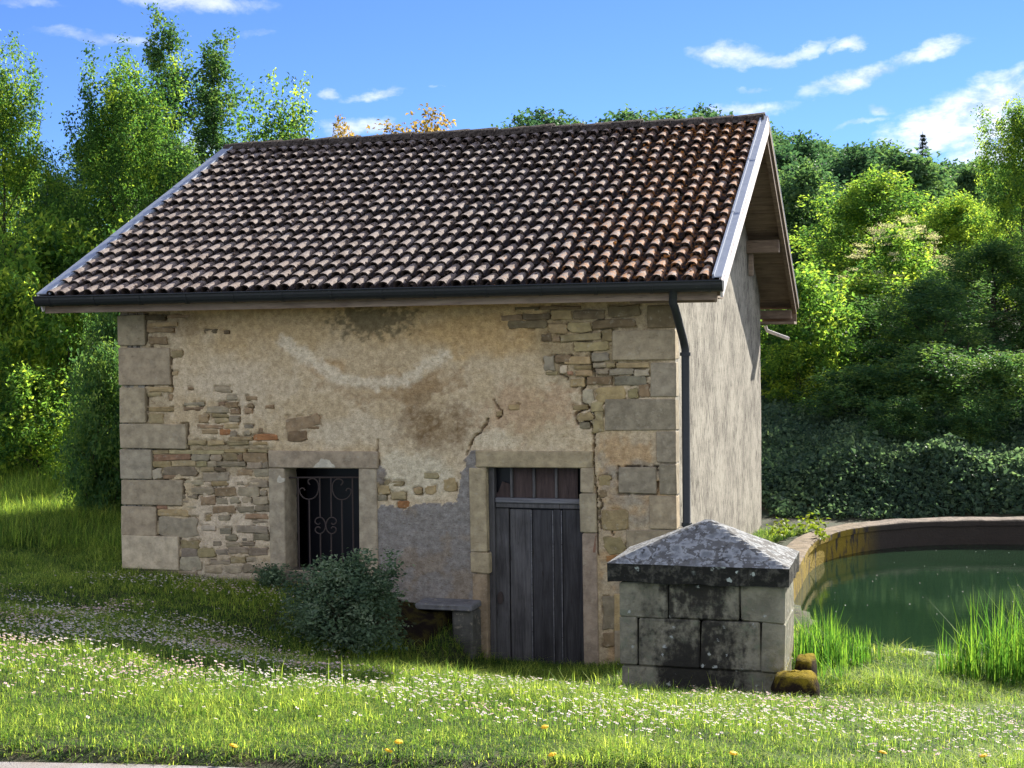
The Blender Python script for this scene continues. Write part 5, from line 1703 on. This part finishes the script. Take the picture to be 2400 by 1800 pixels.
    # ---------------- hill
    for k, (nm, st, n_l, sd) in enumerate((('hillA', 'round', 14, 31), ('hillB', 'round', 18, 32), ('hillC', 'spire', 14, 33))):
        V, Fc, T, lobes, C = crown(sd, 10, 4.2 if st == 'round' else 2.6, .6, n_l, 22, 20, .50, st, .75)
        tm = trunk_mb(sd, 10, .6, lobes[:5], .22)
        tv = np.array(tm.v)
        tri = []
        for f in tm.f:
            for q in range(1, len(f) - 1):
                tri.append([f[0], f[q], f[q + 1]])
        tri = np.array(tri) + len(V)
        me = raw_mesh('hill_tree', np.concatenate([V, tv]), np.concatenate([Fc, tri]), [MAT['leaf_hill'], MAT['bark']], False, {'tint': np.concatenate([T, np.zeros(len(tv))])}, np.concatenate([np.zeros(len(Fc)), np.ones(len(tri))]))
        PROTO[nm] = me
    rng = random.Random(8)
    spots = []
    tries = 0
    while len(spots) < 120 and tries < 5000:
        tries += 1
        px = rng.uniform(1200, 2480); d = rng.choice([rng.uniform(150, 166), rng.uniform(110, 150), rng.uniform(60, 110)])
        if px < 1690 and d < 145:
            continue
        p = at_depth(px, d)
        x, y = float(p[0]), float(p[1])
        if any((x - a) ** 2 + (y - b) ** 2 < 5.2 ** 2 for a, b in spots):
            continue
        zg = float(ground(x, y)) - .4
        lim = np.interp(px, [1200, 1240, 1290, 1400, 1560, 1640, 1830, 1890, 1940, 2000, 2060, 2130, 2200, 2260, 2400], [310, 288, 272, 268, 262, 262, 300, 325, 350, 348, 335, 372, 384, 384, 400])
        smax = (z_at(px, lim + (rng.uniform(0, 7) if px < 1700 else rng.uniform(0, 25)), d) - zg) / 10.3
        s = min(rng.uniform(.62, .95) if px > 1700 and d > 100 else rng.uniform(.8, 1.2) if d > 100 else rng.uniform(.5, .75), smax)
        if s < .3:
            continue
        spots.append((x, y))
        o = bpy.data.objects.new('hill_tree', PROTO[rng.choice(['hillA', 'hillA', 'hillB', 'hillB', 'hillC'])])
        COL.objects.link(o)
        o.location = (x, y, float(ground(x, y)) - .4)
        o.scale = (s * rng.uniform(.9, 1.25), s * rng.uniform(.9, 1.25), s)
        o.rotation_euler = (0, 0, rng.uniform(0, 6.28))
        if px < 1700:
            tag(o, 'round green tree on the distant skyline just over the roof ridge', 'tree', 'trees over the ridge')
        elif d > 148:
            tag(o, 'distant green tree on the hill skyline right of the gable', 'tree', 'trees along the hill skyline')
        elif d > 110:
            tag(o, 'green tree on the upper wooded slope right of the gable', 'tree', 'trees on the upper slope')
        else:
            tag(o, 'green tree low on the wooded slope behind the pond bushes', 'tree', 'trees on the lower slope')
    # two conifers on the skyline
    r2 = np.random.default_rng(6)
    P, O = [], []
    for lev in range(22):
        z = 1.0 + lev * .42; rad = (10.4 - z) * .26
        for k in range(9):
            a = r2.uniform(0, 6.28)
            t = np.linspace(.15, 1, 16)
            P.append(np.stack([rad * t * np.cos(a) + r2.normal(0, .05, 16), rad * t * np.sin(a) + r2.normal(0, .05, 16), z - .35 * t * rad * .6 + r2.normal(0, .04, 16)], 1))
            O.append(np.tile([math.cos(a), math.sin(a), -.3], (16, 1)))
    P, O = np.concatenate(P), np.concatenate(O)
    V, Fc, T = leaves(P, O, .26, r2, aspect=.3)
    fir = raw_mesh('crown', V, Fc, [MAT['leaf_fir']], False, {'tint': T})
    tm = MB().tube([(0, 0, -.3), (0, 0, 5), (0, 0, 10.3)], [.2, .12, .02], 6)
    PROTO['fir'] = (fir, raw_mesh('trunk', np.array(tm.v), tm.f, [MAT['bark']], True), 10.4, 2.5)
    place_tree('fir', 'fir_tree', 2165, 150, 308, 'dark conifer standing above the skyline of the hill', 'tree', 'conifers on the hill', None)
    place_tree('fir', 'fir_tree', 1990, 156, 330, 'small dark conifer tip on the skyline left of the larger one', 'tree', 'conifers on the hill', 40)
    place_tree('fir', 'fir_tree', 1318, 160, 262, 'tiny dark conifer tip just above the roof ridge', 'tree', 'conifers on the hill', 40)


build_trees()


def build_shrub():
    """grey-green shrub under the window"""
    V, Fc, T, lobes, C = crown(41, .84, .56, .10, 22, 22, 26, .042, 'round', .07, 10)
    p = on_y(815, 1500, -1.9)
    x, y = float(p[0]), -1.9
    z = float(ground(x, y)) - .02
    root = empty('shrub', (x, y, z), 'grey-green rounded shrub growing in front of the barred window', 'shrub')
    o = bpy.data.objects.new('foliage', raw_mesh('foliage', V, Fc, [MAT['leaf_shrub']], False, {'tint': T}))
    COL.objects.link(o); o.parent = root
    m = MB()
    r = random.Random(6)
    for c, rad in lobes:
        m.tube([(r.uniform(-.06, .06), r.uniform(-.06, .06), -.1), (c[0] * .4, c[1] * .4, c[2] * .5), tuple(c)], [.012, .009, .004], 5, False)
    for c in C[::6]:
        q = c * np.array([.55, .55, .75])
        m.tube([tuple(q), tuple(c)], [.005, .002], 4, False)
    o = bpy.data.objects.new('stems', raw_mesh('stems', np.array(m.v), m.f, [MAT['bark']], True))
    COL.objects.link(o); o.parent = root
    root.scale = (1.17, 1.1, .95)
    # small shaded plant between the shrub and the left window jamb
    V, Fc, T, lobes, C = crown(42, .22, .11, .02, 8, 10, 24, .035, 'round', .05, 6)
    p = on_y(640, 1370, -.22)
    root = empty('small_plant', (float(p[0]), -.24, float(ground(p[0], -.24))), 'small dark plant at the foot of the left window jamb', 'plant')
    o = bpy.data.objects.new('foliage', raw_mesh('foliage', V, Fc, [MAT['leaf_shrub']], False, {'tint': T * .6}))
    COL.objects.link(o); o.parent = root


build_shrub()


# ------------------------------------------------------------------ blades
def blades(P, length, width, rng, lean=.35, tint=None, curve=.5, face=None):
    """tapered two-segment blades rooted at P"""
    n = len(P)
    a = rng.uniform(0, 2 * math.pi, n)
    ln = np.asarray(length) * np.ones(n)
    wd = np.asarray(width) * np.ones(n)
    d = np.stack([np.cos(a), np.sin(a), np.zeros(n)], 1)
    s = np.stack([-np.sin(a), np.cos(a), np.zeros(n)], 1)
    le = np.minimum(np.abs(rng.normal(0, lean, n)), 1.5)[:, None]
    L = ln[:, None]
    m = P + d * L * le * .35 + np.array([0, 0, 1]) * L * .55
    t = P + d * L * le * (1 + curve) + np.array([0, 0, 1]) * L * np.clip(1 - .35 * le ** 2, .25, 1)
    w = wd[:, None] * .5
    V = np.stack([P - s * w, P + s * w, m + s * w * .8, m - s * w * .8, t], 1).reshape(-1, 3)
    k = np.arange(n) * 5
    Q = np.stack([k, k + 1, k + 2, k + 3], 1)
    Tt = np.stack([k + 3, k + 2, k + 4], 1)
    if tint is None:
        tint = rng.uniform(.1, .9, n)
    T = np.repeat(np.clip(tint, 0, 1), 5).reshape(-1, 5) + np.array([-.04, -.04, 0, 0, .08])
    return V, [Q, Tt], T.reshape(-1).clip(0, 1)


def free(x, y):
    """where grass may grow"""
    ok = ~((x > -W - .03) & (x < .03) & (y > -.02) & (y < D + .02))
    px0, px1, yf, dp = PILLAR
    ok &= ~((x > px0 - .02) & (x < px1 + .02) & (y > yf - .02) & (y < yf + dp + .02))
    ok &= ~((pond_r(x, y) < 1.12) & (y > 1.0))
    ok &= y > road_edge(x) + .035 + .12 * (vnoise(x * 4, 0.3, 4) - .5)
    ok &= (ground(x, y) > WATER_Z - .01) | (y < -.02) & (x < .8)
    ok &= ~((x > -3.3 + .3 * vnoise(x * 3, y * 3, 2)) & (x < -2.44) & (y > -1.25 + .4 * vnoise(x * 4, y * 4, 1)) & (y < .0))
    return ok


def in_wedge(x, y, margin=1.6):
    v = np.stack([x - CAM[0], y - CAM[1]], 1)
    d = v @ (CF[:2] / np.linalg.norm(CF[:2])); l = v @ (CR[:2] / np.linalg.norm(CR[:2]))
    return (d > 3) & (np.abs(l) < d * 1200 / F_PX + margin), d


def build_grass():
    rng = np.random.default_rng(21)
    n = 1900000
    x = rng.uniform(-11, 8, n); y = rng.uniform(-10, 7.5, n)
    w, d = in_wedge(x, y)
    dens = np.where(d < 8, 1.0, np.where(d < 11, .74, .56))
    keep = w & (rng.uniform(0, 1, n) < dens)
    x, y, d = x[keep], y[keep], d[keep]
    keep = free(x, y)
    x, y, d = x[keep], y[keep], d[keep]
    if len(x) > 420000:
        x, y, d = x[:420000], y[:420000], d[:420000]
    z = ground(x, y)
    patch = fbm(x * .9, y * .9, 101, 3); fine = fbm(x * 4, y * 4, 102, 2)
    h = .022 + .045 * fine + .04 * sstep(patch, .45, .7)
    # longer, unmown growth along the shadow line, near the door, the pillar, the walls and the meadow
    lng = np.maximum.reduce([sstep(np.abs(y + 4.0 - .2 * x * 0), .9, .2) * .35, sstep(y, -3.2, -1.5) * sstep(x, -3.6, -2.6) * .55,
                             sstep(y, -3.4, -2.2) * sstep(x, -.6, .2) * .5, sstep(x, -6.2, -7.2) * sstep(y, .2, 2.0) * 1.6, sstep(y, -.5, -.1) * .4])
    h = h * (1 + 1.0 * lng) + .05 * lng * rng.uniform(0, 1, len(x))
    h *= rng.uniform(.6, 1.4, len(x))
    h *= .75 + .25 * sstep(d, 6, 9)
    tint = .36 + .5 * (patch - .5) + .4 * (fine - .5) + rng.normal(0, .33, len(x))
    P = np.stack([x, y, z - .01], 1)
    V, Fc, T = blades(P, h * 1.15, rng.uniform(.003, .0065, len(x)) * (1 + .3 * sstep(d, 8, 14)), rng, .95, tint, .9)
    o = obj('grass', raw_mesh('grass', V, Fc, [MAT['grass']], False, {'tint': T}), kind='stuff')
    # ---- tall stems and seed heads scattered in it
    n = 900
    x = rng.uniform(-8, 5, n * 3); y = rng.uniform(-6, -1.6, n * 3)
    pr = sstep(fbm(x * 1.2, y * 1.2, 103, 3), .46, .62)
    k = (rng.uniform(0, 1, len(x)) < pr * .8) & free(x, y) & in_wedge(x, y)[0]
    x, y = x[k][:n], y[k][:n]
    P = np.stack([x, y, ground(x, y) - .01], 1)
    V, Fc, T = blades(P, rng.uniform(.10, .24, len(x)), rng.uniform(.004, .007, len(x)), rng, .25, rng.uniform(.25, .8, len(x)))
    obj('tall_grass', raw_mesh('tall_grass', V, Fc, [MAT['grass']], False, {'tint': T}), kind='stuff')
    # ---- pale meadow grass behind on the left
    n = 42000
    x = rng.uniform(-15, -6.7, n); y = rng.uniform(1.0, 10.5, n)
    k = in_wedge(x, y)[0]
    x, y = x[k], y[k]
    P = np.stack([x, y, ground(x, y) - .02], 1)
    V, Fc, T = blades(P, rng.uniform(.10, .40, len(x)) * (.5 + fbm(x, y, 107, 3)), rng.uniform(.006, .012, len(x)), rng, .45, rng.uniform(.2, .85, len(x)))
    obj('meadow_grass', raw_mesh('meadow_grass', V, Fc, [MAT['grass']], False, {'tint': T}), kind='stuff')


def daisy_field():
    rng = np.random.default_rng(22)
    n = 85000
    x = rng.uniform(-10, 6, n); y = rng.uniform(-8.6, -.15, n)
    k = in_wedge(x, y, .9)[0] & free(x, y)
    x, y = x[k], y[k]
    z = ground(x, y)
    px, py = to_px(np.stack([x, y, z], 1))
    big = fbm(x * .55 + 3, y * .8, 111, 3); sm = fbm(x * 2.2, y * 2.2, 112, 3)
    dn = sstep(big + .6 * (sm - .5), .46, .68) * .9 + .03
    # thick drifts on the shaded left lawn and along the sunlit band, few on the short turf by the road
    drift = sstep(ell(x, y, -4.2, -4.0, 3.3, 1.6) + (sm - .5) * 1.6, 1.1, .5)
    band = sstep(ell(x, y, -1.6, -6.0, 3.8, .75) + (sm - .5) * 1.5, 1.1, .4)
    band2 = sstep(ell(x, y, 1.9, -5.6, 1.6, 1.1) + (sm - .5) * 1.5, 1.1, .4)
    foot = sstep(ell(x, y, -5.0, -.8, 1.6, .5) + (sm - .5), 1.1, .4)
    p = np.maximum.reduce([dn * .28, drift * .85, band * .5, band2 * .42, foot * .5])
    p *= 1 - .9 * sstep(y, -7.1, -7.8)
    p *= 1 - .85 * sstep(x, -2.9, -2.4) * sstep(y, -3.8, -3.0)
    k = rng.uniform(0, 1, len(x)) < p * 1.05
    x, y, z, sm = x[k], y[k], z[k], sm[k]
    n = len(x)
    hgt = rng.uniform(.05, .095, n)
    rad = rng.uniform(.009, .0135, n)
    c = np.stack([x, y, z + hgt], 1)
    tilt = rng.normal(0, .28, (n, 2))
    nr = np.stack([tilt[:, 0] + .12, tilt[:, 1] + .1, np.ones(n)], 1); nr /= np.linalg.norm(nr, axis=1, keepdims=True)
    u = np.cross(nr, np.array([0, 1, 0])); u /= np.linalg.norm(u, axis=1, keepdims=True)
    v = np.cross(nr, u)
    K = 8
    ph = rng.uniform(0, 6.28, n)
    pet = []
    for j in range(K):
        a = ph + 2 * math.pi * j / K
        rr = rad * (1.0 if j % 2 == 0 else .72)
        pet.append(c + u * (np.cos(a) * rr)[:, None] + v * (np.sin(a) * rr)[:, None] + nr * (rad * .12)[:, None])
    eye = []
    for j in range(5):
        a = 2 * math.pi * j / 5
        eye.append(c + u * (np.cos(a) * rad * .33)[:, None] + v * (np.sin(a) * rad * .33)[:, None] + nr * (rad * .2)[:, None])
    eye.append(c + nr * (rad * .42)[:, None])
    st = [np.stack([x - .0009, y, z], 1), np.stack([x + .0009, y, z], 1), c + np.array([.0009, 0, 0]), c - np.array([.0009, 0, 0])]
    V = np.stack([c] + pet + eye + st, 1)
    m = V.shape[1]
    V = V.reshape(-1, 3)
    b = np.arange(n) * m
    tri = [np.stack([b, b + 1 + j, b + 1 + (j + 1) % K], 1) for j in range(K)]
    e0 = 1 + K
    tri2 = [np.stack([b + e0 + j, b + e0 + (j + 1) % 5, b + e0 + 5], 1) for j in range(5)]
    q0 = e0 + 6
    tri3 = [np.stack([b + q0, b + q0 + 1, b + q0 + 2], 1), np.stack([b + q0, b + q0 + 2, b + q0 + 3], 1)]
    F1, F2, F3 = np.concatenate(tri), np.concatenate(tri2), np.concatenate(tri3)
    pink = np.clip(sstep(fbm(x * 1.2, y * 1.2, 113, 2), .55, .7) * .8 + rng.uniform(0, .3, n), 0, 1)
    me = raw_mesh('daisies', V, np.concatenate([F1, F2, F3]), [MAT['petal'], MAT['eye'], MAT['grass']], False, {'tint': np.where(np.tile(np.arange(m) >= q0, n), .25, np.repeat(pink, m))}, np.concatenate([np.zeros(len(F1)), np.ones(len(F2)), np.full(len(F3), 2)]))
    obj('daisies', me, kind='stuff')


def build_dandelions():
    m = MB()
    n = 14
    vs, fs = [], []
    for ring, (r, z) in enumerate(((.010, .0), (.021, .004), (.015, .011))):
        for k in range(n):
            a = 2 * math.pi * (k + ring * .5) / n
            q = r * (1.1 if k % 2 else .85)
            vs.append((q * math.cos(a), q * math.sin(a), z))
    vs.append((0, 0, .014))
    for ring in range(2):
        fs += [[ring * n + k, ring * n + (k + 1) % n, (ring + 1) * n + (k + 1) % n, (ring + 1) * n + k] for k in range(n)]
    fs += [[2 * n + k, 2 * n + (k + 1) % n, 3 * n] for k in range(n)]
    mm, N, out = new_mat('dandelion_yellow')
    principled(N, out, (0.80, 0.47, 0.01), .7)
    head = raw_mesh('flower_head', np.array(vs), fs, [mm], False)
    sm = MB().tube([(0, 0, -.1), (.004, 0, -.04), (0, 0, 0)], .0025, 5)
    stem = raw_mesh('stem', np.array(sm.v), sm.f, [MAT['reed']], True)
    spots = [(934, 1741, 'yellow dandelion on the short turf left of the photo middle, upper of two'), (910, 1762, 'yellow dandelion nearest the grey road edge in the middle'), (1295, 1771, 'yellow dandelion on the bottom edge right of the photo middle'), (1277, 1706, 'yellow dandelion among daisies in front of the door'), (546, 1750, 'yellow dandelion on the dark verge at the lower left'), (1718, 1768, 'yellow dandelion on the turf below the stone pillar'), (2068, 1766, 'yellow dandelion at the lower right of the lawn'), (1707, 1572, 'orange-yellow dandelion in the shade at the foot of the pillar'), (2306, 1774, 'yellow dandelion nearest the lower right corner')]
    for px, py, lab in spots:
        # walk down the line of sight to the turf
        d = CF + CR * (px - 1200) / F_PX - CU * (py - 900) / F_PX
        for t in np.arange(5, 16, .02):
            q = CAM + d * t
            if q[2] < ground(q[0], q[1]) + .075:
                break
        root = empty('dandelion', tuple(q), lab, 'flower', 'dandelions in the lawn')
        root.rotation_euler = (random.uniform(-.3, .3), random.uniform(-.3, .3), 0)
        for nm, me in (('flower_head', head), ('stem', stem)):
            o = bpy.data.objects.new(nm, me)
            COL.objects.link(o); o.parent = root


def build_reeds():
    rng = np.random.default_rng(23)

    def clump(spec, label):
        P, L = [], []
        for cx, cy, rx, ry, n, h0, h1 in spec:
            a = rng.uniform(0, 6.28, n); q = np.sqrt(rng.uniform(0, 1, n))
            X, Y = cx + rx * q * np.cos(a), cy + ry * q * np.sin(a)
            P.append(np.stack([X, Y, np.maximum(ground(X, Y), WATER_Z - .12) - .02], 1)); L.append(rng.uniform(h0, h1, n))
        P, L = np.concatenate(P), np.concatenate(L)
        V, Fc, T = blades(P, L, rng.uniform(.007, .014, len(P)), rng, .19, rng.uniform(.0, 1.0, len(P)), .7)
        c = P.mean(0)
        root = empty('reed_clump', tuple(c), label, 'reeds')
        obj('blades', raw_mesh('blades', V, Fc, [MAT['reed']], False, {'tint': T}), root, (0, 0, 0))
    clump([(1.50, -1.0, .22, .75, 300, .30, .60), (1.75, -1.1, .20, .5, 170, .25, .46), (2.0, -.8, .10, .25, 40, .25, .45), (1.70, -2.0, .16, .4, 80, .12, .3)], 'bright green reeds between the pillar and the pond')
    clump([(3.35, -1.2, .55, .6, 420, .45, .90), (2.95, -1.3, .35, .4, 160, .25, .6), (3.9, -1.3, .6, .7, 420, .6, 1.1), (2.7, -1.2, .16, .25, 40, .25, .42)], 'tall green reeds at the right edge in front of the pond')
    # yellow-green leaves on the pond rim
    def tuft(cx, cy, rx, ry, n, label):
        X, Y = rng.normal(cx, rx, n), rng.normal(cy, ry, n)
        P = np.stack([X, Y, RIM_Z + np.abs(rng.normal(0, .06, n))], 1)
        V, Fc, T = leaves(P, np.tile([0, 0, .4], (n, 1)), .075, rng, up=1.0, aspect=.8)
        root = empty('rim_plant', (cx, cy, RIM_Z - .1), label, 'plant')
        obj('foliage', raw_mesh('foliage', V, Fc, [MAT['yellowleaf']], False, {'tint': T}), root, (0, 0, 0))
    a = ground_hit(1835, 1247, RIM_Z); b = ground_hit(1925, 1268, RIM_Z - .05); c = ground_hit(1900, 1236, RIM_Z)
    tuft(a[0], a[1] + .1, .09, .35, 90, 'low yellow-green plant on the pond wall close to the gable')
    tuft(c[0], c[1] + .1, .11, .3, 90, 'yellow-green leaves lying along the outer edge of the pond wall')
    tuft(b[0], b[1], .035, .12, 40, 'yellow leaves hanging over the inner corner of the pond wall')
    # pale stones at the near shore
    for k, (px, py, s) in enumerate(((2026, 1533, .13), (2085, 1540, .12), (2130, 1534, .10), (2175, 1544, .13), (2215, 1546, .09), (2050, 1545, .09))):
        p = ground_hit(px, py - 9, WATER_Z + .03)
        p[2] = max(float(ground(p[0], p[1])), WATER_Z) + .015
        r = random.Random(k)
        V, Fs = [], []
        for j in range(5):
            ph = -math.pi / 2 + math.pi * j / 4
            for q in range(8):
                th = 2 * math.pi * q / 8
                w = 1 + r.uniform(-.2, .2)
                V.append((p[0] + s * w * math.cos(ph) * math.cos(th), p[1] + s * .8 * w * math.cos(ph) * math.sin(th), p[2] + s * .35 * math.sin(ph)))
        Fs = [[j * 8 + q, j * 8 + (q + 1) % 8, (j + 1) * 8 + (q + 1) % 8, (j + 1) * 8 + q] for j in range(4) for q in range(8)]
        o = part('shore_stone', MB().add(V, Fs), MAT['stone'], None, color=(.5, .5, .52))
        tag(o, ['pale stone at the near pond shore beside the left reeds', 'pale stone in the shallow water right of the left reeds', 'pale stone in the middle of the near shore', 'pale stone in the shallows, right of the middle one', 'small pale stone near the right reeds', 'small pale stone nearest the lawn at the shore'][k], 'stone', 'stones at the pond shore')


def build_bank():
    """brambles and ivy covering the bank beyond the pond and around the house"""
    rng = np.random.default_rng(24)
    n = 300000
    x = rng.uniform(-3, 12, n); y = rng.uniform(9.2, 18, n)
    k = (pond_r(x, y) > 1.16)
    x, y = x[k], y[k]
    k = in_wedge(x, y, 2)[0] & (x > .25 - (y - 9) * .5)
    x, y = x[k], y[k]
    mound = .40 * sstep(fbm(x * .5, y * .5, 121, 3), .3, .75) + .40 * fbm(x * 1.1, y * 1.1, 122, 4)
    mound *= sstep(y, 9.2, 11.0)
    dpt = rng.uniform(0, 1, len(x)) ** 2 * .45 - .12 * (rng.uniform(0, 1, len(x)) < .08)
    P = np.stack([x, y, ground(x, y) + mound - dpt + .05], 1)
    V, Fc, T = leaves(P, np.tile([0, -.3, .5], (len(x), 1)), np.exp(rng.normal(-2.72, .36, len(x))), rng, up=.5, outw=.4, tint=rng.normal(.42, .26, len(x)) + .9 * (fbm(x * .8, y * .8, 123, 3) - .5), aspect=.75)
    obj('bramble_bank', raw_mesh('bramble_bank', V, Fc, [MAT['leaf_ivy']], False, {'tint': T}), kind='stuff')
    # undergrowth on the left below the trees
    n = 60000
    x = rng.uniform(-18, -6.8, n); y = rng.uniform(8.5, 17, n)
    k = in_wedge(x, y, 2)[0]
    x, y = x[k], y[k]
    P = np.stack([x, y, ground(x, y) + rng.uniform(0, .8, len(x)) * (.3 + fbm(x * .8, y * .8, 124, 3))], 1)
    V, Fc, T = leaves(P, np.tile([0, -.3, .5], (len(x), 1)), .11, rng, up=.7, tint=rng.normal(.4, .2, len(x)), aspect=.7)
    obj('undergrowth', raw_mesh('undergrowth', V, Fc, [MAT['leaf_bush']], False, {'tint': T}), kind='stuff')


def build_flecks():
    rng = np.random.default_rng(25)
    n = 60
    x = rng.uniform(1.4, 7, n); y = rng.uniform(2.0, 8.2, n)
    k = pond_r(x, y) < .93
    P = np.stack([x[k], y[k], np.full(k.sum(), WATER_Z + .004)], 1)
    V, Fc, T = leaves(P, np.tile([0, 0, 1.], (len(P), 1)), .022, rng, up=8, aspect=.6, fold=0.05)
    obj('floating_flecks', raw_mesh('floating_flecks', V, Fc, [MAT['petal']], False, {'tint': T * .2}), kind='stuff')


build_grass()
daisy_field()
build_dandelions()
build_reeds()
build_bank()
build_flecks()
